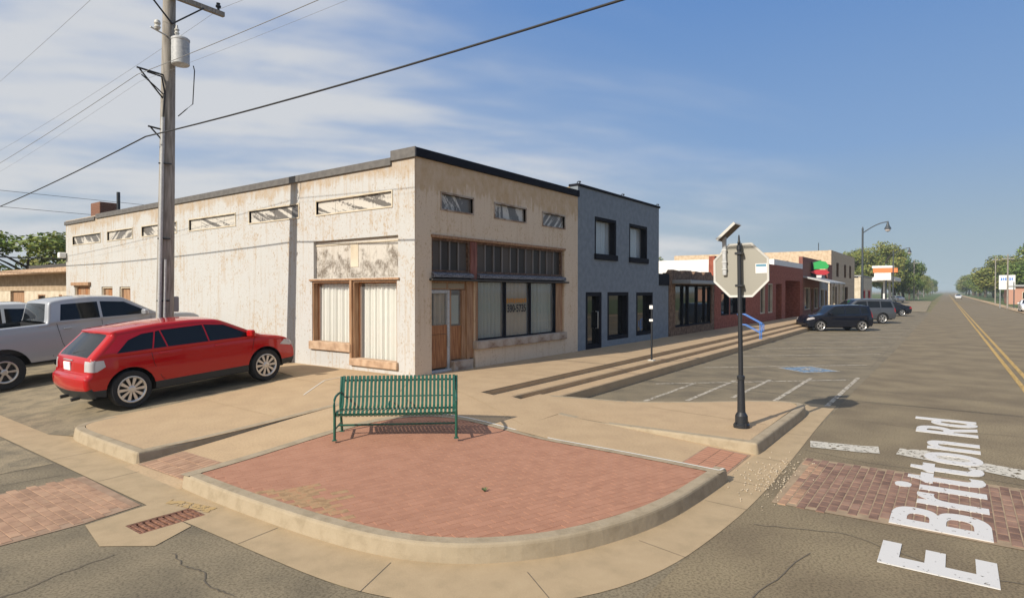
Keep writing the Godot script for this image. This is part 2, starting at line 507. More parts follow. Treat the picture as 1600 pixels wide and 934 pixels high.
	M.navy = mk(lin(0.014, 0.015, 0.021), 0.7)
	M.navy.metallic_specular = 0.2
	M.red_brick = surf(ntex(92, 0.03, [lin(0.250, 0.069, 0.042), lin(0.319, 0.095, 0.058), lin(0.375, 0.118, 0.075)], [0.2, 0.5, 0.85], 256, 5), 2.0, 0.9, grain_soft, 0.5)
	M.brown_brick = surf(ntex(93, 0.03, [lin(0.12, 0.07, 0.04), lin(0.19, 0.115, 0.07), lin(0.25, 0.16, 0.10)], [0.2, 0.5, 0.85], 256, 5), 2.0, 0.9, grain_soft, 0.5)
	M.tan_brick = surf(ntex(94, 0.03, [lin(0.50, 0.375, 0.25), lin(0.59, 0.455, 0.315), lin(0.65, 0.51, 0.36)], [0.2, 0.5, 0.85], 256, 5), 3.0, 0.9, grain_soft, 0.6)
	M.white_paint = surf(ntex(95, 0.03, [lin(0.70, 0.69, 0.66), lin(0.78, 0.77, 0.75)], [0.2, 0.8], 256, 5), 3.0, 0.8)
	M.cream = surf(ntex(96, 0.02, [lin(0.52, 0.44, 0.32), lin(0.66, 0.58, 0.45)], [0.2, 0.8], 256, 5), 4.0, 0.85, grain_soft, 0.5)
	M.tan_board = surf(ntex(97, 0.02, [lin(0.34, 0.25, 0.16), lin(0.44, 0.34, 0.23)], [0.2, 0.8], 256, 5), 3.0, 0.85)
	M.grey_metal = mk(lin(0.30, 0.31, 0.31), 0.5, 0.3)
	M.grey_panel = mk(lin(0.28, 0.28, 0.28), 0.7)
	M.roof_dark = mk(lin(0.06, 0.055, 0.05), 0.9)
	M.green_sign = mk(lin(0.06, 0.45, 0.12), 0.4)
	M.red_sign = mk(lin(0.55, 0.05, 0.06), 0.4)
	M.orange_sign = mk(lin(0.70, 0.19, 0.05), 0.5)
	M.blue_rail = mk(lin(0.06, 0.20, 0.58), 0.4)
	M.sign_back = mk(lin(0.30, 0.285, 0.24), 0.5, 0.25)
	M.sign_rim = mk(lin(0.50, 0.49, 0.45), 0.5)
	M.iron = mk(lin(0.018, 0.020, 0.024), 0.42)
	M.lamp_grey = mk(lin(0.045, 0.055, 0.065), 0.5)
	M.bark = surf(ntex(98, 0.03, [lin(0.07, 0.055, 0.04), lin(0.13, 0.10, 0.075)], [0.2, 0.8], 256, 5), 0.8, 1.0)
	M.leaf = mk(Color.WHITE, 0.7)
	M.leaf.vertex_color_use_as_albedo = true
	M.leaf.backlight_enabled = true; M.leaf.backlight = Color(0.5, 0.5, 0.3)
	for k in [M.wood_pole, M.wood_orange, M.wood_trim, M.wood_red]: upright_grain(k)
	M.trans_a = mk(lin(0.050, 0.043, 0.038), 0.35)
	M.trans_b = mk(lin(0.105, 0.090, 0.078), 0.5)
	M.trans_a.metallic_specular = 0.25; M.trans_b.metallic_specular = 0.2
	M.bar_grey = mk(lin(0.22, 0.20, 0.19), 0.7)
	M.shelf = surf(ntex(76, 0.04, [lin(0.06, 0.062, 0.075), lin(0.13, 0.13, 0.145), lin(0.24, 0.235, 0.24)], [0.2, 0.5, 0.85], 256, 5), 0.8, 0.6)
	M.orange_paint = mk(lin(0.42, 0.19, 0.035), 0.6)
	M.blind_blue = mk(lin(0.34, 0.40, 0.44), 0.8)
	M.salmon = mk(lin(0.45, 0.24, 0.17), 0.9)
	M.plastic = mk(lin(0.022, 0.024, 0.024), 0.6)
	M.blue_mark_plain = mk(lin(0.10, 0.25, 0.35), 0.6)
	M.panel_back = mk(lin(0.10, 0.075, 0.055), 0.6)
	M.crack = mk(lin(0.12, 0.10, 0.075), 0.95)
	M.wire = mk(lin(0.20, 0.20, 0.20), 0.6)
	M.cable = mk(lin(0.02, 0.02, 0.022), 0.7)
	M.weed = mk(lin(0.06, 0.10, 0.03), 0.8)
	M.ochre = worn_paint(lin(0.42, 0.29, 0.13), 77, 0.42)
	M.stone = surf(ntex(99, 0.05, [lin(0.38, 0.31, 0.22), lin(0.55, 0.47, 0.36)], [0.2, 0.8], 256, 4), 0.2, 0.9)

func upright_grain(m: StandardMaterial3D):
	m.uv1_scale = Vector3(m.uv1_scale.x * 1.6, m.uv1_scale.y * 0.14, m.uv1_scale.z * 1.6)

func worn_paint(c: Color, sd: int, wear: float) -> StandardMaterial3D:
	var bare := Color(c.r, c.g, c.b, 0.0)
	var t := ntex(sd, 0.035, [bare, bare, c, c], [0.0, wear, wear + 0.03, 1.0], 512, 6, 0.65)
	var m := mk(Color.WHITE, 0.85)
	m.albedo_texture = t
	m.transparency = BaseMaterial3D.TRANSPARENCY_ALPHA_SCISSOR
	m.alpha_scissor_threshold = 0.5
	m.uv1_triplanar = true; m.uv1_world_triplanar = true; m.uv1_scale = Vector3.ONE / 2.2
	return m

# ---------------------------------------------------------------- ground
const DRAIN := Rect2(2.66, -6.98, 0.66, 0.36)
var plaza_edge: PackedVector2Array      # outer top edge of the plaza kerb
func make_ground():
	var flat := func(_x, _z): return 0.0
	var low := func(_x, _z): return -0.06
	struct("ground", sheet(V2([-700, -900, 1500, -900, 1500, 900, -700, 900]), low, 400.0, [Rect2(2.4, -7.2, 1.2, 0.8)]), M.dirt)
	# the main road runs to +x, the side street to -z
	var side_edge := 3.07
	var road := V2([-200, -2.0, 3.07, -2.0, 30, -2.05, 90, -2.6, 250, -4.9 + 0.4, 900, -11.9, 900, -11.9 + 10.2, 90, 5.9, 30, 6.4, -200, 6.6])
	struct("road", sheet(road, flat, 60.0), M.asphalt_road)
	struct("side_street", sheet(V2([-6.6, -300, side_edge, -300, side_edge, -2.0, -6.6, -2.0]), flat, 30.0, [Rect2(2.66, -6.98, 0.5, 0.36)]), M.asphalt)
	# kerb lines
	var pl := V2([3.62, -7.76, 3.60, -6.9, 3.61, -6.1, 3.66, -5.04, 3.78, -4.24, 4.02, -3.66, 4.4, -3.22, 4.91, -2.86, 5.69, -2.57, 6.43, -2.44, 7.3, -2.40, 7.9, -2.38])
	plaza_edge = smooth_line(pl, 2)
	var gut := smooth_line(V2([3.07, -7.0, 3.10, -6.2, 3.12, -5.1, 3.15, -4.3, 3.24, -3.75, 3.46, -3.2, 3.86, -2.66, 4.42, -2.26, 5.13, -2.03, 6.06, -1.93, 7.22, -1.87, 9.07, -1.90, 12.2, -2.02, 14.5, -2.06]), 2)
	# gutter: between its outer line and below the kerbs
	var gp := PackedVector2Array([Vector2(3.07, -40.0)])
	gp.append_array(gut)
	gp.append_array(V2([14.5, -2.6, 9.0, -2.6, 7.0, -2.8, 5.6, -3.0, 4.8, -3.5, 4.2, -4.4, 4.0, -6.0, 4.0, -8.0, 4.0, -11.9, 3.9, -12.3, 3.62, -12.7, 3.62, -40.0]))
	var gh := func(_x, _z): return 0.005
	struct("gutter", sheet(gp, gh, 3.0, [Rect2(DRAIN.position, DRAIN.size)]), M.gutter)
	# concrete pad round the drain
	var pad := V2([2.42, -7.34, 3.07, -7.46, 3.07, -6.42, 2.62, -6.20, 2.30, -6.62])
	var ph := func(_x, _z): return 0.006
	struct("drain_pad", sheet(pad, ph, 1.0, [DRAIN]), M.gutter)
	# junction asphalt south-west of the gutter line is part of the side street sheet; join to the road
	var patch := PackedVector2Array([Vector2(3.07, -2.0), Vector2(3.07, -7.0)])
	patch.append_array(gut.slice(0, gut.size()))
	patch.append_array(V2([14.5, -2.0]))
	struct("road_corner", sheet(patch, func(_x, _z): return 0.001, 3.0), M.asphalt)
	make_paving()
	make_steps_and_parking()
	make_markings()

func make_paving():
	var h := func(x, z): return up(x, z)
	# raised concrete paving, with openings left for the ramps and the brick plaza
	var back := V2([3.62, -7.76, 4.7, -7.86, 5.7, -7.92, 6.5, -7.86, 7.15, -7.62, 7.6, -7.15, 7.8, -6.5, 7.84, -5.74, 7.84, -4.6, 7.80, -3.4, 7.72, -2.42])
	back = smooth_line(back, 1)
	var p := V2([3.86, -9.35, 7.2, -9.2])
	# along the top of the left ramp to the plaza, then the plaza's back edge
	p.append(Vector2(7.2, -7.55))
	for q in back:
		if q.x > 7.2 and q.y < -5.8 and q.y > -7.55: p.append(q)
	p.append_array(V2([7.84, -5.8, 9.3, -5.8, 9.58, -2.55, 13.1, -2.55]))
	p.append_array(V2([13.36, -2.75, 13.34, -3.05, 13.05, -3.5]))
	p.append_array(V2([10.3, -6.7, 10.2, zc(10.2), 9.52, zc(9.52), 9.52, zc(9.52) - 0.42, 9.32, zc(9.32) - 0.42, 9.32, zc(9.32) - 0.84]))
	for x in [20.0, 30.0, 40.0, 55.0, 70.0, 86.0]: p.append(Vector2(x, zc(x) - 0.84))
	p.append_array(V2([86.0, -10.3, 10.1, -10.3, 10.1, -33.0, 9.1, -33.0, 8.9, -14.6, 8.5, -12.75, 7.6, -12.42, 4.45, -12.36, 4.0, -12.1, 3.86, -11.6]))
	struct("sidewalk", sheet(p, h, 0.75), M.concrete)
	# faces at the rear edges and at the steps' ends
	var b := MB.new()
	var ends := V2([13.0, -3.5, 10.3, -6.7, 10.2, zc(10.2), 9.52, zc(9.52), 9.52, zc(9.52) - 0.42, 9.32, zc(9.32) - 0.42, 9.32, zc(9.32) - 0.84])
	skirt(b, ends, h, -0.05, -1.0)
	skirt(b, V2([8.9, -14.6, 8.5, -12.75, 7.6, -12.42, 4.45, -12.36, 4.0, -12.1]), h, -0.05, 1.0)
	skirt(b, V2([8.9, -33.0, 8.9, -14.6]), h, -0.05, 1.0)
	struct("sidewalk_edge", b, M.kerb)
	# expansion joints, sunk seams shown as the dark filler in them
	var j := MB.new()
	for l in [[8.2, -5.8, 9.9, -10.1], [6.0, -9.4, 6.1, -12.3], [8.4, -9.0, 10.0, -10.25], [8.2, -9.25, 8.3, -12.4], [10.9, -2.6, 11.3, -5.4]]:
		ribbon(j, Vector2(l[0], l[1]), Vector2(l[2], l[3]), 0.012, h, 0.004)
	for x in range(12, 86, 3): ribbon(j, Vector2(x, -10.1), Vector2(x, zc(x) - 0.9), 0.014, h, 0.004)
	struct("sidewalk_joint", j, M.gutter)
	# white sealant line across the left island
	var sl := MB.new()
	for l in [[8.5, -11.55, 9.1, -11.6], [7.3, -10.6, 8.5, -11.55]]: ribbon(sl, Vector2(l[0], l[1]), Vector2(l[2], l[3]), 0.025, h, 0.005)
	struct("sealant_line", sl, M.sealant)
	# ramps
	var rl := func(x, _z): return lerpf(0.004, up(7.2, -8.5), smoothstep(3.4, 7.3, x) * 0.35 + clampf((x - 3.55) / 3.65, 0, 1) * 0.65)
	var rp := V2([3.55, -9.34, 7.2, -9.19, 7.2, -7.5, 6.5, -7.84, 5.7, -7.9, 4.7, -7.84, 3.55, -7.74])
	struct("ramp", sheet(rp, rl, 0.5), M.concrete)
	var rr := func(_x, z): return lerpf(0.004, up(8.5, -5.8), clampf((-2.42 - z) / 3.38, 0, 1))
	struct("ramp", sheet(V2([7.70, -2.40, 9.5, -2.40, 9.28, -5.8, 7.83, -5.8, 7.83, -4.6, 7.79, -3.4]), rr, 0.5), M.concrete)
	# kerbs
	struct("kerb", kerb(plaza_edge, -1.0, h), M.kerb)
	var il := smooth_line(V2([4.5, -12.34, 4.05, -12.24, 3.80, -12.0, 3.72, -11.6, 3.71, -10.6, 3.71, -9.38]), 2)
	il.append_array(V2([3.72, -9.345, 3.74, -9.33, 4.6, -9.32, 5.8, -9.27, 7.2, -9.20]))
	struct("kerb", kerb(il, -1.0, h, -0.05, 0.14), M.kerb)
	var irs := smooth_line(V2([9.26, -5.8, 9.34, -4.8, 9.40, -3.8, 9.44, -3.0, 9.455, -2.5, 9.46, -2.40, 9.56, -2.395, 11.0, -2.39, 12.6, -2.38, 13.3, -2.42, 13.52, -2.62, 13.5, -3.0, 13.15, -3.5]), 2)
	struct("kerb", kerb(irs, -1.0, h), M.kerb)
	struct("kerb", kerb(V2([13.15, -3.5, 12.4, -4.3, 11.4, -5.45, 10.35, -6.66]), -1.0, h, -0.05, 0.12), M.kerb)
	make_plaza(back, h)
	make_ramp_pavers(rl, rr)

func ribbon(b: MB, p: Vector2, q: Vector2, w: float, h: Callable, lift: float):
	var k := maxi(1, ceili(p.distance_to(q) / 0.5))
	var d := (q - p).normalized()
	var o := Vector2(-d.y, d.x) * w * 0.5
	for i in k:
		var a := p.lerp(q, float(i) / k)
		var c := p.lerp(q, float(i + 1) / k)
		var g := func(v: Vector2): return Vector3(v.x, h.call(v.x, v.y) + lift, v.y)
		b.quadn(g.call(a - o), g.call(c - o), g.call(c + o), g.call(a + o), Vector3.UP)

func brick_mesh(l: float, w: float, hgt: float, chamfer := 0.004) -> ArrayMesh:
	var b := MB.new()
	var r := chamfer
	# top face with chamfered rim and four short sides
	var t := [Vector3(-l / 2 + r, 0, -w / 2 + r), Vector3(l / 2 - r, 0, -w / 2 + r), Vector3(l / 2 - r, 0, w / 2 - r), Vector3(-l / 2 + r, 0, w / 2 - r)]
	var s := [Vector3(-l / 2, -r * 0.7, -w / 2), Vector3(l / 2, -r * 0.7, -w / 2), Vector3(l / 2, -r * 0.7, w / 2), Vector3(-l / 2, -r * 0.7, w / 2)]
	b.quadn(t[0], t[1], t[2], t[3], Vector3.UP)
	for i in 4:
		var k := (i + 1) % 4
		var mid: Vector3 = (s[i] + s[k]) * 0.5
		b.quadn(t[i], t[k], s[k], s[i], mid + Vector3.UP * 0.05)
		b.quadn(s[i], s[k], s[k] - Vector3(0, hgt, 0), s[i] - Vector3(0, hgt, 0), mid)
	return b.commit()

# lays bricks inside a polygon: the nearest ones as parts, the rest joined
func lay_bricks(owner_node: Node3D, poly: PackedVector2Array, h: Callable, mats: Array, dir: float, stack: bool, gap: float, most := 290, mat_at = null):
	var L := 0.2
	var W := 0.1
	var spots := []
	var lo := poly[0]
	var hi := poly[0]
	for p in poly:
		lo = lo.min(p); hi = hi.max(p)
	var c := (lo + hi) * 0.5
	var reach := int(lo.distance_to(hi) / W) + 2
	for i in range(-reach, reach + 1):
		for j in range(-reach, reach + 1):
			var l: Vector2
			var t := 0.0
			l = Vector2(i * L + (L / 2 if j % 2 and not stack else 0.0), j * W)
			var w := c + l.rotated(dir)
			if Geometry2D.is_point_in_polygon(w, poly): spots.append([w, t])
	spots.sort_custom(func(a, b): return a[0].length_squared() < b[0].length_squared())
	var bm := brick_mesh(L - gap, W - gap, 0.03, gap * 0.5)
	var rest := MB.new()
	var src := bm.surface_get_arrays(0)
	var seen := {}
	var count := 0
	for s in spots:
		var key := Vector2i(roundi(s[0].x * 200), roundi(s[0].y * 200))
		if seen.has(key): continue
		seen[key] = true
		var y: float = h.call(s[0].x, s[0].y)
		var e := 0.05
		var nx: float = (h.call(s[0].x + e, s[0].y) - y) / e
		var nz: float = (h.call(s[0].x, s[0].y + e) - y) / e
		var upv := Vector3(-nx, 1, -nz).normalized()
		var ang: float = -(dir + s[1])
		var ax := Vector3(cos(ang), 0, -sin(ang))
		ax = (ax - upv * ax.dot(upv)).normalized()
		var tr := Transform3D(Basis(ax, upv, ax.cross(upv)), Vector3(s[0].x, y + rng.randf_range(-0.0006, 0.0006), s[0].y))
		var ml: Array = mat_at.call(s[0]) if mat_at != null else mats
		if count < most:
			var o := MeshInstance3D.new()
			o.name = "brick"; o.mesh = bm; o.material_override = ml[rng.randi() % ml.size()]
			owner_node.add_child(o, true)
			o.transform = tr
		else:
			for k in src[Mesh.ARRAY_VERTEX].size():
				rest.v.append(tr * src[Mesh.ARRAY_VERTEX][k]); rest.n.append(tr.basis * src[Mesh.ARRAY_NORMAL][k]); rest.uv.append(Vector2.ZERO)
		count += 1
	if not rest.v.is_empty():
		var o := part("brick_field", rest, mats[2], owner_node)
		o.set_meta("kind", "stuff")
	return count

func make_plaza(back: PackedVector2Array, h: Callable):
	var inner := offset_line(plaza_edge, -0.15)
	var poly := PackedVector2Array()
	for q in inner: poly.append(q)
	var b2 := back.duplicate()
	b2.reverse()
	for q in b2: poly.append(q)
	poly[0].x += 0.0
	var hb := func(x, z): return h.call(x, z) - 0.007
	var plaza := struct("plaza", sheet(poly, hb, 0.6), M.brick_joint)
	var soil := FastNoiseLite.new()
	soil.seed = 4; soil.frequency = 0.9
	var pick := func(w: Vector2):
		# silt washed over the bricks by the kerb next to the left ramp
		var k := 1.0 - pow((w.y + 6.25) / 1.45, 2)
		var depth := 0.66 * k - (w.x - 3.75) + soil.get_noise_2d(w.x * 4.0, w.y * 4.0) * 0.25
		return [M.brick_silt] if k > 0.0 and depth > rng.randf_range(-0.12, 0.22) else M.bricks
	var shrunk := Geometry2D.offset_polygon(poly, -0.06)
	if shrunk.size() > 0:
		lay_bricks(plaza, shrunk[0], func(x, z): return h.call(x, z) - 0.003, M.bricks, 0.35, false, 0.0035, 295, pick)
	# concrete border and white sealant line round the back of the bricks
	var bl := MB.new()
	for i in back.size() - 1: ribbon(bl, back[i] + Vector2(-0.02, 0.05), back[i + 1] + Vector2(-0.02, 0.05), 0.17, h, 0.004)
	struct("plaza_border", bl, M.kerb)
	var sl := MB.new()
	for i in back.size() - 1:
		if back[i].x > 7.4: ribbon(sl, back[i] + Vector2(0.03, 0), back[i + 1] + Vector2(0.03, 0), 0.035, h, 0.008)
	ribbon(sl, Vector2(7.74, -2.42), Vector2(7.86, -2.40), 0.03, h, 0.010)
	struct("sealant_line", sl, M.sealant)
	var sk := MB.new()
	skirt(sk, back, h, -0.02, -1.0)
	struct("plaza_side", sk, M.kerb)

func make_ramp_pavers(rl: Callable, rr: Callable):
	for a in [[V2([3.70, -9.28, 4.32, -9.26, 4.36, -7.92, 3.74, -7.86]), rl, 0.0], [V2([7.92, -2.46, 9.36, -2.46, 9.32, -3.10, 7.94, -3.10]), rr, PI / 2]]:
		var hh: Callable = a[1]
		var m := struct("ramp_paver_panel", sheet(a[0], func(x, z): return hh.call(x, z) + 0.006, 0.3), M.pale_joint)
		lay_bricks(m, Geometry2D.offset_polygon(a[0], -0.04)[0], func(x, z): return hh.call(x, z) + 0.012, M.pale_bricks if a[2] == 0.0 else M.bricks, a[2], true, 0.008)

func make_steps_and_parking():
	# parking bays beside the road, two treads, all following the foot of the steps
	var p := PackedVector2Array()
	for x in [10.2, 20.0, 30.0, 40.0, 55.0, 70.0, 86.0]: p.append(Vector2(x, zc(x) - 0.05))
	p.append_array(V2([86.0, -2.55, 60, -2.30, 30, -2.05, 14.5, -2.02, 13.0, -2.9, 10.0, -6.5]))
	struct("parking_bays", sheet(p, func(_x, _z): return 0.003, 6.0), M.asphalt)
	var tread := [[10.2, 0.0, 0.22], [9.52, 0.42, 0.34], [9.32, 0.84, -1.0]]
	for i in 3:
		var t: Array = tread[i]
		var b := MB.new()
		var xs := [t[0]]
		for x in range(12, 87, 2): xs.append(float(x))
		for k in xs.size() - 1:
			var x0: float = xs[k]
			var x1: float = xs[k + 1]
			var z0: float = zc(x0) - t[1]
			var z1: float = zc(x1) - t[1]
			var y0: float = t[2] if t[2] > 0 else up(x0, z0) + 0.002
			var y1: float = t[2] if t[2] > 0 else up(x1, z1) + 0.002
			var dz := 0.44 if i < 2 else 0.22
			var yb := [0.0, 0.2, 0.3][i] as float
			var r := 0.02
			b.quadn(Vector3(x0, yb - 0.1, z0), Vector3(x1, yb - 0.1, z1), Vector3(x1, y1 - r, z1), Vector3(x0, y0 - r, z0), Vector3(0, 0, 1))
			b.quadn(Vector3(x0, y0 - r, z0), Vector3(x1, y1 - r, z1), Vector3(x1, y1, z1 - r), Vector3(x0, y0, z0 - r), Vector3(0, 1, 1))
			b.quadn(Vector3(x0, y0, z0 - r), Vector3(x1, y1, z1 - r), Vector3(x1, y1, z1 - dz), Vector3(x0, y0, z0 - dz), Vector3.UP)
		# rounded end of the slot, seen from the east
		struct("step", b, M.concrete)

func line_mark(b: MB, x0: float, z0: float, x1: float, z1: float, w: float, y := 0.009):
	ribbon(b, Vector2(x0, z0), Vector2(x1, z1), w, func(_x, _z): return y, 0.0)

func make_markings():
	var b := MB.new()
	# hatched access aisle beside the island, then the slanted bay lines
	for l in [[12.6, -5.6, 16.0, -5.62], [13.2, -4.86, 17.0, -4.9], [14.2, -4.15, 17.7, -4.15], [14.3, -3.27, 18.7, -3.3], [14.3, -2.22, 19.6, -2.24]]:
		line_mark(b, l[0], l[1], l[2], l[3], 0.10)
	struct("aisle_marking", b, M.faint_line)
	b = MB.new()
	for x in [15.1, 19.3, 23.6, 27.3, 31.0, 34.7, 38.4, 42.1, 45.8, 49.5, 53.2, 56.9, 60.6]:
		line_mark(b, x, zc(x) + 0.45, x + 3.9, -2.4, 0.10)
	struct("bay_marking", b, M.faint_line)
	# accessible bay symbol: blue field, white outline, figure
	var bf := MB.new()
	var wf := MB.new()
	var rot := func(p: Vector2): return Vector2(20.75, -3.75) + p.rotated(-0.86)
	var sq := PackedVector2Array()
	for p in V2([-0.62, -0.62, 0.62, -0.62, 0.62, 0.62, -0.62, 0.62]): sq.append(rot.call(p))
	flat_piece(bf, sq, func(_x, _z): return 0.008)
	for k in 4: ribbon(wf, sq[k], sq[(k + 1) % 4], 0.08, func(_x, _z): return 0.013, 0.0)
	var ring := []
	for k in 14: ring.append(rot.call(Vector2(-0.05, 0.08) + Vector2(0.26, 0).rotated(0.4 + k * 0.36)))
	for k in 13: ribbon(wf, ring[k], ring[k + 1], 0.07, func(_x, _z): return 0.013, 0.0)
	for s in [[-0.08, -0.30, -0.05, 0.02], [-0.05, 0.02, 0.22, 0.05], [0.22, 0.05, 0.32, 0.34], [-0.07, -0.14, 0.14, -0.12]]:
		ribbon(wf, rot.call(Vector2(s[0], s[1])), rot.call(Vector2(s[2], s[3])), 0.08, func(_x, _z): return 0.013, 0.0)
	struct("accessible_bay_marking", bf, M.blue_mark)
	struct("accessible_bay_symbol", wf, M.faint_line)
	# centre lines
	var y := MB.new()
	for off in [-0.12, 0.12]:
		for k in range(0, 60):
			var x0 := 14.0 + k * 10.0
			line_mark(y, x0, 1.72 + zr(x0) + off, x0 + 10.0, 1.72 + zr(x0 + 10.0) + off, 0.11)
	struct("centre_line", y, M.yellow_line)
	# stop bar, worn through in the wheel tracks
	var s := MB.new()
	flat_piece(s, V2([10.42, -1.84, 10.86, -1.92, 10.98, -1.2, 11.08, -0.98, 10.62, -0.92, 10.52, -1.2]), func(_x, _z): return 0.009)
	flat_piece(s, V2([10.72, -0.72, 11.15, -0.70, 11.25, -0.35, 11.0, 0.0, 10.75, 0.9, 10.2, 0.85, 10.55, -0.1]), func(_x, _z): return 0.009)
	struct("stop_bar", s, M.white_line)
	# brick crosswalks
	var cr := V2([7.42, -1.72, 9.72, -1.78, 9.86, 5.4, 7.52, 5.4])
	var c1 := struct("crosswalk", sheet(cr, func(_x, _z): return 0.006, 1.5), M.mortar)
	var pick_r := func(w: Vector2): return M.pale_bricks if w.y < -1.52 + 0.10 * sin(w.x * 5.0) else M.worn_bricks
	lay_bricks(c1, V2([7.50, -1.66, 9.66, -1.72, 9.72, 1.1, 7.56, 1.1]), func(_x, _z): return 0.011, M.worn_bricks, 0.0, false, 0.012, 290, pick_r)
	var cl := V2([-5.5, -9.30, 3.06, -9.30, 3.03, -7.52, 2.44, -7.40, -5.5, -7.36])
	var c2 := struct("crosswalk", sheet(cl, func(_x, _z): return 0.006, 1.5), M.pale_joint)
	lay_bricks(c2, V2([0.6, -9.25, 3.0, -9.25, 2.98, -7.56, 0.6, -7.44]), func(_x, _z): return 0.010, M.pale_bricks, PI / 2, false, 0.006, 290)
	# street name lettering laid flat on the road
	var tm := TextMesh.new()
	tm.text = "E Britton Rd"
	var f := SystemFont.new()
	f.font_names = PackedStringArray(["Droid Sans"]); f.font_weight = 700
	tm.font = f; tm.font_size = 96; tm.depth = 0.02; tm.pixel_size = 0.01
	tm.horizontal_alignment = HORIZONTAL_ALIGNMENT_LEFT
	var box := tm.get_aabb()
	var o := struct("road_lettering", tm, M.letter)
	var kx := 7.85 / box.size.x
	var ky := 0.93 / (box.size.y * 0.98)
	# text x runs along +x of the street, text up points to -z, its face points up
	o.basis = Basis(Vector3(kx, 0, 0), Vector3(0, 0, -ky), Vector3(0, 0.5, 0))
	o.position = Vector3(6.34 - box.position.x * kx, 0.010, 0.32 + box.position.y * ky)
	# cracks in the asphalt
	var ck := MB.new()
	for path in [[Vector2(2.65, -5.9), Vector2(2.58, -5.55), Vector2(2.63, -5.3), Vector2(2.52, -5.0), Vector2(2.56, -4.7)], [Vector2(2.3, -6.3), Vector2(1.9, -6.25), Vector2(1.55, -6.15), Vector2(1.0, -6.1)], [Vector2(10.2, -1.9), Vector2(9.95, -1.0), Vector2(10.02, 0.0), Vector2(9.9, 1.1)], [Vector2(15.2, -2.0), Vector2(15.5, -0.5), Vector2(15.3, 1.4), Vector2(15.6, 4.0)], [Vector2(2.9, -9.6), Vector2(2.0, -9.75), Vector2(1.0, -9.7)], [Vector2(13.2, -1.9), Vector2(13.0, -0.6), Vector2(13.3, 1.0), Vector2(13.1, 3.0)], [Vector2(6.6, -1.7), Vector2(6.9, -0.9), Vector2(6.5, 0.0), Vector2(6.7, 1.2)], [Vector2(17.0, -6.6), Vector2(17.6, -4.6), Vector2(17.2, -2.4), Vector2(17.6, 0.6)], [Vector2(22.0, -2.2), Vector2(40.0, -2.5), Vector2(60.0, -2.7)], [Vector2(24.5, -6.8), Vector2(25.0, -4.0), Vector2(24.6, 1.4), Vector2(25.0, 5.0)], [Vector2(4.2, -2.0), Vector2(5.0, -1.3), Vector2(6.2, -1.1)], [Vector2(33.0, -6.0), Vector2(33.4, -1.0), Vector2(33.0, 5.0)]]:
		for i in path.size() - 1:
			var k := 8
			for q in k:
				var a: Vector2 = path[i].lerp(path[i + 1], float(q) / k)
				var d: Vector2 = path[i].lerp(path[i + 1], float(q + 1) / k)
				var ja := Vector2(sin(a.x * 91.0 + a.y * 57.0), cos(a.x * 37.0 + a.y * 83.0)) * 0.012
				var jd := Vector2(sin(d.x * 91.0 + d.y * 57.0), cos(d.x * 37.0 + d.y * 83.0)) * 0.012
				line_mark(ck, a.x + ja.x, a.y + ja.y, d.x + jd.x, d.y + jd.y, 0.010, 0.006)
	struct("asphalt_crack", ck, M.crack)
	# joints across the gutter
	var gj := MB.new()
	for l in [[3.09, -8.9, 3.66, -8.95], [3.09, -10.6, 3.68, -10.62], [3.12, -5.6, 3.58, -5.65], [3.2, -3.9, 3.72, -4.1], [4.0, -2.55, 4.3, -3.0], [5.4, -1.98, 5.5, -2.5], [7.0, -1.88, 7.02, -2.36], [9.3, -1.92, 9.3, -2.36], [11.2, -2.0, 11.2, -2.34], [7.95, -1.9, 7.95, -2.3]]:
		line_mark(gj, l[0], l[1], l[2], l[3], 0.007, 0.0075)
	struct("gutter_joint", gj, M.crack)
	# paler patch where the side street was dug up
	struct("asphalt_patch", sheet(V2([0.4, -10.2, 3.03, -10.35, 3.04, -12.6, 0.2, -12.4]), func(_x, _z): return 0.004, 1.0), M.lot)
	# drain: dark pit, iron frame and bars
	var t := thing("storm_drain", "rusty slotted iron storm drain grate set in the gutter", "drain", Vector3(DRAIN.get_center().x, 0, DRAIN.get_center().y))
	var hx := DRAIN.size.x / 2
	var hz := DRAIN.size.y / 2
	var pit := MB.new()
	pit.quadn(Vector3(-hx, -0.3, -hz), Vector3(hx, -0.3, -hz), Vector3(hx, -0.3, hz), Vector3(-hx, -0.3, hz), Vector3.UP)
	for q in [[-1, -1, 1, -1], [1, -1, 1, 1], [1, 1, -1, 1], [-1, 1, -1, -1]]:
		var a := Vector3(q[0] * hx, -0.3, q[1] * hz)
		var d := Vector3(q[2] * hx, -0.3, q[3] * hz)
		pit.quadn(a, d, d + Vector3(0, 0.304, 0), a + Vector3(0, 0.304, 0), -(a + d))
	part("pit", pit, M.roof_dark, t)
	var fr := MB.new()
	for q in [[-hx, -hz, hx, -hz + 0.03], [-hx, hz - 0.03, hx, hz], [-hx, -hz + 0.03, -hx + 0.03, hz - 0.03], [hx - 0.03, -hz + 0.03, hx, hz - 0.03]]:
		fr.box(Vector3(q[0], -0.05, q[1]), Vector3(q[2], 0.003, q[3]))
	part("frame", fr, M.rust, t)
	var bar := MB.new()
	bar.cbox(Vector3(-0.021, -0.04, -hz + 0.03), Vector3(0.021, 0.002, hz - 0.03), 0.005)
	var bm := bar.commit()
	for k in 9: part("bar", bm, M.rust, t, Vector3(lerpf(-hx + 0.065, hx - 0.065, k / 8.0), 0, 0))

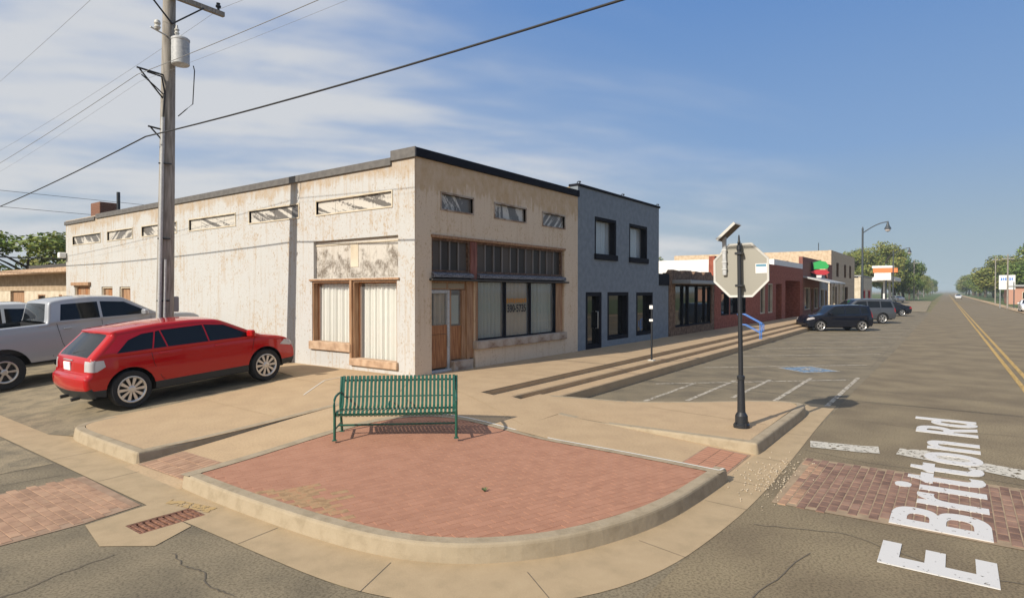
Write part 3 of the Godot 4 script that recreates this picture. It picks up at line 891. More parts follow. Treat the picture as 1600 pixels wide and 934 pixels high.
# ---------------------------------------------------------------- walls with openings
# origin at the foot, u along the wall, n outwards; openings are Rect2 in (along, up)
func wall(origin: Vector3, u: Vector3, n: Vector3, w: float, h: float, openings: Array, thick: float, caps := true) -> MB:
	var b := MB.new()
	var us := [0.0, w]
	var vs := [0.0, h]
	for r in openings:
		us.append_array([r.position.x, r.end.x]); vs.append_array([r.position.y, r.end.y])
	us.sort(); vs.sort()
	for i in us.size() - 1:
		for j in vs.size() - 1:
			var du: float = us[i + 1] - us[i]
			var dv: float = vs[j + 1] - vs[j]
			if du < 1e-4 or dv < 1e-4: continue
			var mid := Vector2(us[i] + du / 2, vs[j] + dv / 2)
			var open := false
			for r in openings:
				if r.has_point(mid): open = true
			if open: continue
			for face in [[0.0, n], [-thick, -n]]:
				var o: Vector3 = origin + n * face[0]
				var c := []
				var t := []
				for k in [[us[i], vs[j]], [us[i + 1], vs[j]], [us[i + 1], vs[j + 1]], [us[i], vs[j + 1]]]:
					c.append(o + u * k[0] + Vector3.UP * k[1]); t.append(Vector2(k[0] / w, 1.0 - k[1] / h))
				b.quadn(c[0], c[1], c[2], c[3], face[1], t[0], t[1], t[2], t[3])
	for r in openings: reveal(b, origin, u, n, r, 0.0, thick, w, h)
	for s in [] if not caps else [[Vector2(0, 0), Vector2(0, h), -u], [Vector2(w, 0), Vector2(w, h), u], [Vector2(0, h), Vector2(w, h), Vector3.UP]]:
		var p: Vector3 = origin + u * s[0].x + Vector3.UP * s[0].y
		var q: Vector3 = origin + u * s[1].x + Vector3.UP * s[1].y
		b.quadn(p, q, q - n * thick, p - n * thick, s[2], Vector2(0, 0), Vector2(0.01, 0), Vector2(0.01, 0.01), Vector2(0, 0.01))
	return b
func reveal(b: MB, origin: Vector3, u: Vector3, n: Vector3, r: Rect2, d0: float, d1: float, w := 1.0, h := 1.0):
	var c := [r.position, Vector2(r.end.x, r.position.y), r.end, Vector2(r.position.x, r.end.y)]
	var mid := r.get_center()
	for k in 4:
		var p: Vector2 = c[k]
		var q: Vector2 = c[(k + 1) % 4]
		var m := (p + q) * 0.5
		var a := origin + u * p.x + Vector3.UP * p.y
		var z := origin + u * q.x + Vector3.UP * q.y
		b.quadn(a - n * d0, z - n * d0, z - n * d1, a - n * d1, u * (mid.x - m.x) + Vector3.UP * (mid.y - m.y), Vector2(p.x / w, 1 - p.y / h), Vector2(q.x / w, 1 - q.y / h), Vector2(q.x / w, 1 - q.y / h), Vector2(p.x / w, 1 - p.y / h))
# a box given in wall coordinates: along, up and depth behind the wall face (negative stands proud)
func wbox(b: MB, origin: Vector3, u: Vector3, n: Vector3, u0: float, u1: float, v0: float, v1: float, d0: float, d1: float, r := 0.0):
	var t := Transform3D(Basis(u, Vector3.UP, -n), origin)
	if r > 0.0: b.cbox(Vector3(u0, v0, d0), Vector3(u1, v1, d1), r, t)
	else: b.box(Vector3(u0, v0, d0), Vector3(u1, v1, d1), t)
func frame4(b: MB, o: Vector3, u: Vector3, n: Vector3, r: Rect2, t: float, d0: float, d1: float, inner := true):
	var a := r.position
	var e := r.end
	if not inner:
		a -= Vector2(t, t); e += Vector2(t, t)
	wbox(b, o, u, n, a.x, e.x, e.y - t, e.y, d0, d1); wbox(b, o, u, n, a.x, e.x, a.y, a.y + t, d0, d1)
	wbox(b, o, u, n, a.x, a.x + t, a.y + t, e.y - t, d0, d1); wbox(b, o, u, n, e.x - t, e.x, a.y + t, e.y - t, d0, d1)
func pane(o: Vector3, u: Vector3, n: Vector3, u0: float, u1: float, v0: float, v1: float, d: float, s0 := 0.0, s1 := 1.0) -> MB:
	var b := MB.new()
	var q := o - n * d
	b.quadn(q + u * u0 + Vector3.UP * v0, q + u * u1 + Vector3.UP * v0, q + u * u1 + Vector3.UP * v1, q + u * u0 + Vector3.UP * v1, n, Vector2(s0, 1), Vector2(s1, 1), Vector2(s1, 0), Vector2(s0, 0))
	return b
func curtain(o: Vector3, u: Vector3, n: Vector3, u0: float, u1: float, v0: float, v1: float, d: float, sd: float, fold := 0.13) -> MB:
	var b := MB.new()
	var k := int((u1 - u0) / 0.018)
	var f := func(x: float, low: float): return 0.042 * sin(TAU * (x / fold + 0.35 * sin(x * 3.1 + sd)) + sd) * (0.75 + 0.4 * low) + 0.012 * sin(x * 71.0 + sd * 3.0) + 0.02 * sin(x * 5.0 + sd)
	var rows := 4
	for i in k:
		for j in rows:
			var c := []
			var ns := []
			for q in [[i, j], [i + 1, j], [i + 1, j + 1], [i, j + 1]]:
				var x := lerpf(u0, u1, float(q[0]) / k)
				var low := 1.0 - float(q[1]) / rows
				var y: float = f.call(x, low)
				var s: float = (f.call(x + 0.004, low) - y) / 0.004
				c.append(o + u * x + Vector3.UP * lerpf(v0, v1, float(q[1]) / rows) - n * (d - y))
				ns.append((n - u * s).normalized())
			b.tri_n(c[0], c[1], c[2], ns[0], ns[1], ns[2]); b.tri_n(c[0], c[2], c[3], ns[0], ns[2], ns[3])
	return b

# weathered stucco: base paint, a stained band under the coping, streaks and bare patches
func stucco(w: int, h: int, metres: Vector2, base: Color, stain: Color, dirt: Color, band: float, sd: int, amount: float, mould := 0.0) -> StandardMaterial3D:
	var im := Image.create(w, h, false, Image.FORMAT_RGB8)
	var a := FastNoiseLite.new()
	a.seed = sd; a.frequency = 0.55; a.fractal_octaves = 5; a.fractal_gain = 0.6
	var c := FastNoiseLite.new()
	c.seed = sd + 1; c.frequency = 2.6; c.fractal_octaves = 4; c.fractal_gain = 0.65
	var e := FastNoiseLite.new()
	e.seed = sd + 2; e.frequency = 9.0; e.fractal_octaves = 4; e.fractal_gain = 0.75
	for j in h:
		var y := metres.y * (1.0 - float(j) / h)
		var below := metres.y - y
		for i in w:
			var x := metres.x * float(i) / w
			var n1 := a.get_noise_2d(x, y)
			var n2 := c.get_noise_2d(x, y * 0.8)
			var n3 := e.get_noise_2d(x * 1.4, y)
			var st := c.get_noise_2d(x * 2.2, y * 0.12 + 40.0)
			# stain under the coping has a ragged lower rim
			var k := smoothstep(0.10, -0.16, below - band * (1.0 + 0.75 * n1 + 0.5 * st) + n3 * 0.10) * (0.72 + 0.5 * n2)
			var blotch := smoothstep(0.06, 0.46, n1 * 0.40 + n2 * 0.35 + n3 * 0.55) * amount
			var streak := smoothstep(0.10, 0.48, st + n3 * 0.25 + n1 * 0.2) * amount * 0.7
			var specks := smoothstep(0.26, 0.55, n3 + n2 * 0.25) * amount * 0.8
			var col := base.lerp(stain, clampf(k, 0, 1)).lerp(stain, clampf(blotch * 0.6 + streak * 0.5, 0, 0.8)).lerp(dirt, clampf(specks * 0.55, 0, 0.7))
			if mould > 0.0:
				# mould creeping up from the ledge, ragged and speckled
				col = col.lerp(dirt, smoothstep(0.12, -0.12, y - mould * (1.0 + 0.9 * n1 + 0.6 * n2) + n3 * 0.16) * clampf(0.42 + 0.9 * n2 + 0.6 * n3, 0.0, 0.85))
			var g := 1.0 + 0.06 * n3 + 0.04 * n2
			im.set_pixel(i, j, Color(col.r * g, col.g * g, col.b * g).linear_to_srgb())
	var m := mk(Color.WHITE, 0.9)
	m.albedo_texture = ImageTexture.create_from_image(im)
	m.texture_repeat = false
	var bump := gtex(sd + 5, 0.10, 512, 5)
	m.normal_enabled = false
	m.heightmap_enabled = false
	m.detail_enabled = true
	m.detail_albedo = ntex(sd + 6, 0.08, [lin(0.84, 0.82, 0.79), lin(1, 1, 1)], [0.2, 0.7], 512, 4, 0.65)
	m.detail_blend_mode = BaseMaterial3D.BLEND_MODE_MUL
	m.detail_uv_layer = BaseMaterial3D.DETAIL_UV_2
	m.uv2_triplanar = true; m.uv2_world_triplanar = true; m.uv2_scale = Vector3.ONE / 0.9
	return m
# whitewashed panes with slanting brush marks; light and bare are how much paint is left
func washed(sd: int, white: Color, bare: Color, share: float, slant: float) -> StandardMaterial3D:
	var im := Image.create(256, 48, false, Image.FORMAT_RGB8)
	var f := FastNoiseLite.new()
	f.seed = sd; f.frequency = 1.0; f.fractal_octaves = 4
	for j in 48:
		for i in 256:
			var x := i / 256.0 * 3.0
			var y := j / 48.0 * 0.36
			var k := f.get_noise_2d((x - y * slant) * 1.5, y * 0.9)
			var g := f.get_noise_2d(x * 9.0, y * 9.0) * 0.25
			im.set_pixel(i, j, bare.lerp(white, smoothstep(-0.12, 0.16, k + g + share)).linear_to_srgb())
	var m := mk(Color.WHITE, 0.35)
	m.albedo_texture = ImageTexture.create_from_image(im)
	return m

const BX := 10.0
const BZ := -10.18
func make_corner_building():
	var t := thing("corner_shop_building", "weathered white stucco corner shop with dark parapet cap and curtained windows", "building", Vector3(BX, 0, BZ))
	var foot := -0.2
	var H := 5.62 - foot
	# ---- west wall: along -z from the corner
	var Lw := 22.1
	var ow := Vector3(0, foot, 0)
	var uw := Vector3(0, 0, -1)
	var nw := Vector3(-1, 0, 0)
	var f := -foot
	var strips := [[0.77, 3.72], [4.53, 7.02], [7.82, 10.73], [11.64, 14.35], [15.18, 17.51], [18.22, 21.25]]
	var ops := []
	for s in strips: ops.append(Rect2(s[0], 4.51 + f, s[1] - s[0], 0.35))
	var w1 := Rect2(2.32, 0.92 + f, 1.62, 1.80)
	var w2 := Rect2(0.60, 0.60 + f, 1.64, 2.12)
	ops.append(w1); ops.append(w2)
	ops.append(Rect2(19.37, 0.5 + f, 1.73, 2.25))
	ops.append(Rect2(17.07, 1.2 + f, 1.09, 1.45))
	ops.append(Rect2(15.41, 0.5 + f, 0.99, 2.14))
	var panel := Rect2(0.56, 2.80 + f, 3.30, 1.0)
	ops.append(panel)
	var ws := stucco(1536, 400, Vector2(Lw, H), Color(0.545, 0.548, 0.54), Color(0.45, 0.35, 0.245), Color(0.27, 0.205, 0.14), 0.42, 301, 1.3)
	var ww := part("wall", wall(ow, uw, nw, Lw, H, ops, 0.3, false), ws, t)
	ww.set_meta("label", "sunlit side wall of flaking white stucco")
	# sunk panel over the side windows, mouldy along its foot
	var pm := stucco(420, 128, Vector2(3.3, 1.0), Color(0.52, 0.485, 0.43), Color(0.34, 0.275, 0.20), Color(0.13, 0.105, 0.08), 0.02, 341, 0.9, 0.62)
	part("sunk_panel", pane(ow, uw, nw, panel.position.x, panel.end.x, panel.position.y, panel.end.y, 0.09), pm, t)
	var pw := MB.new()
	wbox(pw, ow, uw, nw, panel.position.x + 1.55, panel.position.x + 1.85, panel.position.y + 0.28, panel.end.y - 0.12, 0.080, 0.089)
	wbox(pw, ow, uw, nw, panel.position.x, panel.end.x, panel.end.y - 0.13, panel.end.y - 0.10, 0.070, 0.089)
	part("panel_patch", pw, M.cream, t)
	var led := MB.new()
	wbox(led, ow, uw, nw, 0.50, 4.02, 2.735 + f, 2.785 + f, -0.05, 0.25, 0.008)
	part("ledge", led, M.wood_trim, t)
	# strip lights under the roof, whitewashed
	var wash := []
	for i in 6: wash.append(washed(401 + i * 7, Color(0.55, 0.51, 0.45), Color(0.14, 0.125, 0.11), [0.08, 0.04, 0.10, 0.0, -0.08, -0.16][i], [-3.0, -2.6, -3.2, -2.2, 2.4, -1.2][i]))
	for i in strips.size():
		var s: Array = strips[i]
		var fr := MB.new()
		frame4(fr, ow, uw, nw, Rect2(s[0], 4.51 + f, s[1] - s[0], 0.35), 0.035, -0.02, 0.06, false)
		var fo := part("strip_window", fr, M.cream, t)
		var k := 4 if i < 4 else 3
		for q in k:
			var a := lerpf(s[0], s[1], float(q) / k) + 0.004
			var e := lerpf(s[0], s[1], float(q + 1) / k) - 0.004
			part("pane", pane(ow, uw, nw, a, e, 4.51 + f, 4.86 + f, 0.05, float(q) / k, float(q + 1) / k), wash[i], fo)
	# the two shop windows of the side wall
	for a in [[w1, 0.20, "window"], [w2, 0.16, "window"]]:
		var r: Rect2 = a[0]
		var wf := MB.new()
		frame4(wf, ow, uw, nw, r, 0.035, 0.02, 0.28)
		var wn := part("window", wf, M.wood_trim, t)
		var inner := MB.new()
		frame4(inner, ow, uw, nw, r.grow(-0.035), 0.03, 0.17, 0.22)
		part("sash", inner, M.wood_orange, wn)
		part("pane", pane(ow, uw, nw, r.position.x + 0.06, r.end.x - 0.06, r.position.y + 0.06, r.end.y - 0.06, 0.195), M.pane, wn)
		part("curtain", curtain(ow, uw, nw, r.position.x + 0.02, r.end.x - 0.10, r.position.y + 0.06, r.end.y - 0.03, 0.29, r.position.x, 0.15), M.curtain, wn)
		var sb := MB.new()
		wbox(sb, ow, uw, nw, r.position.x - 0.05, r.end.x + 0.06, r.position.y - 0.02, r.position.y + a[1], -0.08, 0.2, 0.012)
		part("sill", sb, M.sill_stone, wn)
	var post := MB.new()
	wbox(post, ow, uw, nw, 2.235, 2.325, 0.72 + f, 2.73 + f, -0.045, 0.25, 0.008)
	part("window_post", post, M.wood_trim, t)
	# boarded openings far along the wall
	for a in [Rect2(19.37, 0.5 + f, 1.73, 2.25), Rect2(17.07, 1.2 + f, 1.09, 1.45), Rect2(15.41, 0.5 + f, 0.99, 2.14)]:
		var fr := MB.new()
		frame4(fr, ow, uw, nw, a, 0.06, 0.04, 0.16)
		var fo := part("boarded_opening", fr, M.cream, t)
		var nb := int(a.size.x / 0.28)
		for k in nb:
			var bd := MB.new()
			wbox(bd, ow, uw, nw, lerpf(a.position.x + 0.06, a.end.x - 0.06, float(k) / nb) + 0.004, lerpf(a.position.x + 0.06, a.end.x - 0.06, float(k + 1) / nb) - 0.004, a.position.y + 0.05, a.end.y - 0.05, 0.12, 0.15)
			part("board", bd, M.wood_trim if (k + int(a.position.x)) % 3 else M.wood_orange, fo)
		if a.size.x > 1.5:
			var lt := MB.new()
			wbox(lt, ow, uw, nw, a.position.x - 0.12, a.end.x + 0.12, a.end.y - 0.04, a.end.y + 0.10, -0.12, 0.05, 0.01)
			part("lintel", lt, M.wood_trim, fo)
	# ---- front wall: along +x
	var Lf := 7.52
	var uf := Vector3(1, 0, 0)
	var nf := Vector3(0, 0, 1)
	var of := Vector3(0, foot, 0)
	var fops := []
	var fs := [[0.91, 2.09], [3.03, 4.49], [5.40, 6.67]]
	for s in fs: fops.append(Rect2(s[0], 4.48 + f, s[1] - s[0], 0.37))
	var big := Rect2(2.20, 1.10 + f, 4.46, 2.70)
	fops.append(big)
	fops.append(Rect2(0.56, 0.0, 1.641, 3.80 + f))
	var fst := stucco(768, 560, Vector2(Lf, H), Color(0.66, 0.53, 0.39), Color(0.50, 0.35, 0.205), Color(0.32, 0.235, 0.15), 0.80, 321, 1.0)
	var fw := part("wall", wall(of, uf, nf, Lf, H, fops, 0.3, false), fst, t)
	fw.set_meta("label", "tan stucco front wall")
	var fwash := [washed(411, Color(0.55, 0.51, 0.45), Color(0.14, 0.125, 0.11), -0.22, 2.0), washed(412, Color(0.55, 0.51, 0.45), Color(0.14, 0.125, 0.11), -0.10, 0.3), washed(413, Color(0.55, 0.51, 0.45), Color(0.14, 0.125, 0.11), -0.18, -2.6)]
	for i in 3:
		var r := Rect2(fs[i][0], 4.48 + f, fs[i][1] - fs[i][0], 0.37)
		var fr := MB.new()
		frame4(fr, of, uf, nf, r, 0.04, -0.02, 0.06, false)
		var fo := part("strip_window", fr, fst, t)
		fo.material_override = M.sill_front
		for q in 2: part("pane", pane(of, uf, nf, lerpf(r.position.x, r.end.x, q * 0.5) + 0.004, lerpf(r.position.x, r.end.x, q * 0.5 + 0.5) - 0.004, r.position.y, r.end.y, 0.06, q * 0.5, q * 0.5 + 0.5), fwash[i], fo)
	# head board, transom lights with upright bars
	var hb := MB.new()
	wbox(hb, of, uf, nf, 0.54, 6.70, 3.76 + f, 3.83 + f, -0.035, 0.2, 0.006)
	part("head_board", hb, M.wood_trim, t)
	for sct in [[0.58, 2.02, 4], [2.28, 6.58, 11]]:
		var fr := MB.new()
		frame4(fr, of, uf, nf, Rect2(sct[0], 2.93 + f, sct[1] - sct[0], 0.83), 0.055, 0.04, 0.16)
		var fo := part("transom_window", fr, M.wood_brown, t)
		for k in sct[2]:
			var a: float = lerpf(sct[0] + 0.055, sct[1] - 0.055, float(k) / sct[2])
			var e: float = lerpf(sct[0] + 0.055, sct[1] - 0.055, float(k + 1) / sct[2])
			part("pane", pane(of, uf, nf, a, e, 2.98 + f, 3.71 + f, 0.12), M.trans_a if (k * 7) % 3 else M.trans_b, fo)
			if k > 0:
				var br := MB.new()
				wbox(br, of, uf, nf, a - 0.014, a + 0.014, 2.98 + f, 3.71 + f, 0.08, 0.118)
				part("glazing_bar", br, M.bar_grey, fo)
	var mp := MB.new()
	wbox(mp, of, uf, nf, 2.02, 2.28, 2.76 + f, 3.76 + f, 0.0, 0.25, 0.012)
	part("centre_post", mp, M.wood_red, t)
	for a in [[0.555, 2.03], [2.27, 6.62]]:
		var sh := MB.new()
		# weathered metal shelf, sloping outwards
		sh.prism(V2([0.0, 0.17, 0.18, 0.13, 0.20, 0.10, 0.20, 0.03, 0.0, 0.0]), a[1] - a[0], Transform3D(Basis(Vector3(0, 0, 1), Vector3.UP, Vector3(1, 0, 0)), Vector3(a[0], foot + 2.77 + f, -0.10)))
		part("rain_shelf", sh, M.shelf, t)
	var sh2 := MB.new()
	wbox(sh2, of, uf, nf, 0.48, 6.80, 2.715 + f, 2.765 + f, -0.11, 0.2, 0.008)
	part("shelf_board", sh2, M.roof_dark, t)
	# big window of three panes
	var jl := MB.new()
	wbox(jl, of, uf, nf, 2.02, 2.38, 0.72 + f, 2.72 + f, 0.06, 0.25, 0.01)
	part("window_jamb", jl, M.wood_trim, t)
	jl = MB.new()
	wbox(jl, of, uf, nf, 6.27, 6.66, 1.12 + f, 2.72 + f, 0.06, 0.25, 0.01)
	part("window_jamb", jl, M.wood_trim, t)
	var wb := part("display_window", mull(of, uf, nf, f), M.navy, t)
	var px := [2.40, 3.59, 3.65, 4.83, 4.89, 6.21]
	for k in 3:
		part("pane", pane(of, uf, nf, px[k * 2], px[k * 2 + 1], 1.17 + f, 2.70 + f, 0.14), M.pane, wb)
		part("curtain", curtain(of, uf, nf, px[k * 2] - 0.03, px[k * 2 + 1] + 0.03, 1.14 + f, 2.70 + f, 0.26, k * 2.0 + 1.0, 0.16), [M.curtain_front, M.curtain_tan, M.curtain_front][k], wb)
	# painted number and an orange line of lettering on the middle pane
	text_part("window_lettering", "390-5735", 0.92, 0.22, M.black, wb, Vector3(3.77, 1.86, -0.132))
	var ob := MB.new()
	for k in 9:
		var x := 3.74 + k * 0.112
		wbox(ob, of, uf, nf, x, x + 0.085, 2.12 + f + 0.01 * (k % 3), 2.26 + f - 0.012 * (k % 2), 0.130, 0.134)
	part("window_lettering", ob, M.orange_paint, wb)
	var sl := MB.new()
	wbox(sl, of, uf, nf, 2.16, 5.0, 0.93 + f, 1.15 + f, -0.10, 0.3, 0.015)
	wbox(sl, of, uf, nf, 5.012, 6.70, 0.935 + f, 1.155 + f, -0.095, 0.3, 0.015)
	part("sill", sl, M.sill_front, t)
	# door and side light, set back
	door_bay(t, of, uf, nf, f)
	# other walls, roof, floor and coping
	part("wall", wall(Vector3(Lf - 0.02, foot, -Lw), Vector3(0, 0, 1), Vector3(1, 0, 0), Lw - 0.31, H - 0.05, [], 0.25), M.cream, t)
	part("wall", wall(Vector3(0.31, foot, -Lw + 0.01), Vector3(1, 0, 0), Vector3(0, 0, -1), Lf - 0.6, H - 0.05, [], 0.25), M.cream, t)
	var rf := MB.new()
	rf.box(Vector3(0.29, 5.0, -Lw + 0.24), Vector3(Lf - 0.26, 5.15, -0.29))
	part("roof", rf, M.roof_dark, t)
	var fl := MB.new()
	fl.box(Vector3(0.29, 0.3, -Lw + 0.24), Vector3(Lf - 0.26, 0.42, -0.29))
	part("floor", fl, M.tan_board, t)
	var c1 := MB.new()
	c1.cbox(Vector3(-0.05, 5.60, -0.76), Vector3(Lf + 0.03, 5.81, 0.06), 0.012)
	var cp := part("parapet_cap", c1, M.navy, t)
	cp.set_meta("label", "navy metal cap along the front")
	var c2 := MB.new()
	c2.cbox(Vector3(-0.055, 5.57, -0.77), Vector3(0.0, 5.815, 0.065), 0.01)
	c2.cbox(Vector3(-0.055, 5.47, -18.6), Vector3(0.33, 5.66, -0.771), 0.012)
	c2.cbox(Vector3(-0.055, 5.42, -Lw - 0.05), Vector3(0.33, 5.575, -18.75), 0.012)
	part("parapet_cap", c2, M.cap, t)
	# boiler flue and fan box on the roof
	var fb := MB.new()
	fb.cbox(Vector3(0.6, 5.1, -21.0), Vector3(1.4, 6.38, -20.0), 0.02)
	part("roof_fan_box", fb, M.rust, t)
	var fp := MB.new()
	fp.tube([Vector3(1.0, 5.1, -19.1), Vector3(1.0, 6.75, -19.1)], 0.07, 10)
	part("roof_vent_pipe", fp, M.iron, t)
	# floodlight on the far corner
	var fl2 := MB.new()
	fl2.cbox(Vector3(-0.30, 3.95, -22.2), Vector3(-0.02, 4.2, -21.95), 0.03)
	part("corner_floodlight", fl2, M.white_paint, t)

func text_part(called: String, txt: String, width: float, height: float, m: Material, parent: Node, at: Vector3) -> MeshInstance3D:
	var tm := TextMesh.new()
	tm.text = txt
	var fnt := SystemFont.new()
	fnt.font_names = PackedStringArray(["Droid Sans"]); fnt.font_weight = 700
	tm.font = fnt; tm.font_size = 48; tm.depth = 0.004; tm.pixel_size = 0.01
	tm.horizontal_alignment = HORIZONTAL_ALIGNMENT_LEFT
	var bb := tm.get_aabb()
	var o := part(called, tm, m, parent)
	o.basis = Basis(Vector3(width / bb.size.x, 0, 0), Vector3(0, height / bb.size.y, 0), Vector3(0, 0, 1))
	o.position = at - Vector3(bb.position.x * width / bb.size.x, bb.position.y * height / bb.size.y, 0)
	return o

func mull(o: Vector3, u: Vector3, n: Vector3, f: float) -> MB:
	var b := MB.new()
	wbox(b, o, u, n, 2.36, 2.41, 1.15 + f, 2.72 + f, 0.08, 0.19)
	wbox(b, o, u, n, 3.585, 3.655, 1.15 + f, 2.72 + f, 0.08, 0.19)
	wbox(b, o, u, n, 4.825, 4.895, 1.15 + f, 2.72 + f, 0.08, 0.19)
	wbox(b, o, u, n, 6.20, 6.28, 1.15 + f, 2.72 + f, 0.08, 0.19)
	wbox(b, o, u, n, 2.41, 3.585, 1.15 + f, 1.19 + f, 0.09, 0.18)
	wbox(b, o, u, n, 3.655, 4.825, 1.15 + f, 1.19 + f, 0.09, 0.18)
	wbox(b, o, u, n, 4.895, 6.20, 1.15 + f, 1.19 + f, 0.09, 0.18)
	return b

func door_bay(t: Node3D, o: Vector3, u: Vector3, n: Vector3, f: float):
	var jb := MB.new()
	wbox(jb, o, u, n, 0.56, 0.60, 0.44 + f, 2.71 + f, 0.04, 0.28)
	wbox(jb, o, u, n, 1.92, 2.02, 0.44 + f, 2.71 + f, 0.05, 0.28)
	wbox(jb, o, u, n, 0.60, 1.92, 2.50 + f, 2.71 + f, 0.12, 0.20)
	part("door_frame", jb, M.wood_trim, t)
	var tp := MB.new()
	wbox(tp, o, u, n, 0.63, 1.20, 2.53 + f, 2.66 + f, 0.11, 0.119)
	wbox(tp, o, u, n, 1.27, 1.88, 2.53 + f, 2.66 + f, 0.11, 0.119)
	part("transom_board", tp, M.curtain_tan, t)
	# door leaf: aluminium stiles, glass above, orange boards below
	var d := MB.new()
	var x0 := 0.61
	var x1 := 1.29
	wbox(d, o, u, n, x0, x0 + 0.05, 0.52 + f, 2.49 + f, 0.12, 0.18)
	wbox(d, o, u, n, x1 - 0.05, x1 + 0.03, 0.52 + f, 2.49 + f, 0.11, 0.18)
	wbox(d, o, u, n, x0 + 0.05, x1 - 0.05, 2.41 + f, 2.49 + f, 0.12, 0.18)
	var leaf := part("door", d, M.zinc, t)
	part("pane", pane(o, u, n, x0 + 0.05, x1 - 0.05, 1.62 + f, 2.41 + f, 0.15), M.pane, leaf)
	part("blind", curtain(o, u, n, x0 + 0.30, x1 - 0.04, 1.55 + f, 2.40 + f, 0.24, 0.7, 0.2), M.curtain_tan, leaf)
	var bd := MB.new()
	wbox(bd, o, u, n, x0 + 0.05, x1 - 0.05, 1.40 + f, 1.62 + f, 0.13, 0.17)
	wbox(bd, o, u, n, x0 + 0.05, x0 + 0.27, 0.56 + f, 1.39 + f, 0.13, 0.17)
	wbox(bd, o, u, n, x0 + 0.275, x1 - 0.05, 0.56 + f, 1.39 + f, 0.132, 0.17)
	part("door_panel", bd, M.wood_orange, leaf)
	var hn := MB.new()
	hn.tube([Vector3(1.22, 1.36, -0.10), Vector3(1.22, 1.36, -0.06), Vector3(1.22, 1.10, -0.06), Vector3(1.22, 1.10, -0.10)], 0.012, 6)
	part("handle", hn, M.steel, leaf)
	var th := MB.new()
	wbox(th, o, u, n, 0.58, 1.34, 0.44 + f, 0.52 + f, 0.05, 0.28, 0.01)
	part("threshold", th, M.zinc, leaf)
	# fixed side light
	var s := MB.new()
	wbox(s, o, u, n, 1.33, 1.40, 0.66 + f, 2.49 + f, 0.13, 0.18)
	wbox(s, o, u, n, 1.78, 1.92, 0.66 + f, 2.49 + f, 0.10, 0.18)
	var sl := part("side_light", s, M.wood_trim, t)
	var sp := MB.new()
	wbox(sp, o, u, n, 1.40, 1.58, 0.72 + f, 1.58 + f, 0.14, 0.17)
	wbox(sp, o, u, n, 1.585, 1.78, 0.72 + f, 1.58 + f, 0.142, 0.17)
	part("panel", sp, M.wood_orange, sl)
	part("pane", pane(o, u, n, 1.40, 1.78, 1.58 + f, 2.49 + f, 0.15), M.pane, sl)
	part("paper", pane(o, u, n, 1.42, 1.72, 1.62 + f, 2.36 + f, 0.165), M.curtain_front, sl)
	var base := MB.new()
	wbox(base, o, u, n, 1.33, 2.08, 0.40 + f, 0.70 + f, -0.04, 0.28, 0.015)
	part("side_light_base", base, M.sill_front, sl)

# ---------------------------------------------------------------- second building
func box_window(t: Node3D, o: Vector3, u: Vector3, n: Vector3, r: Rect2, fm: Material, gm: Material, depth := 0.16, fr := 0.09, called := "window") -> MeshInstance3D:
	var b := MB.new()
	frame4(b, o, u, n, r, fr, 0.004, depth + 0.04)
	var w := part(called, b, fm, t)
	part("pane", pane(o, u, n, r.position.x + fr, r.end.x - fr, r.position.y + fr, r.end.y - fr, depth), gm, w)
	return w

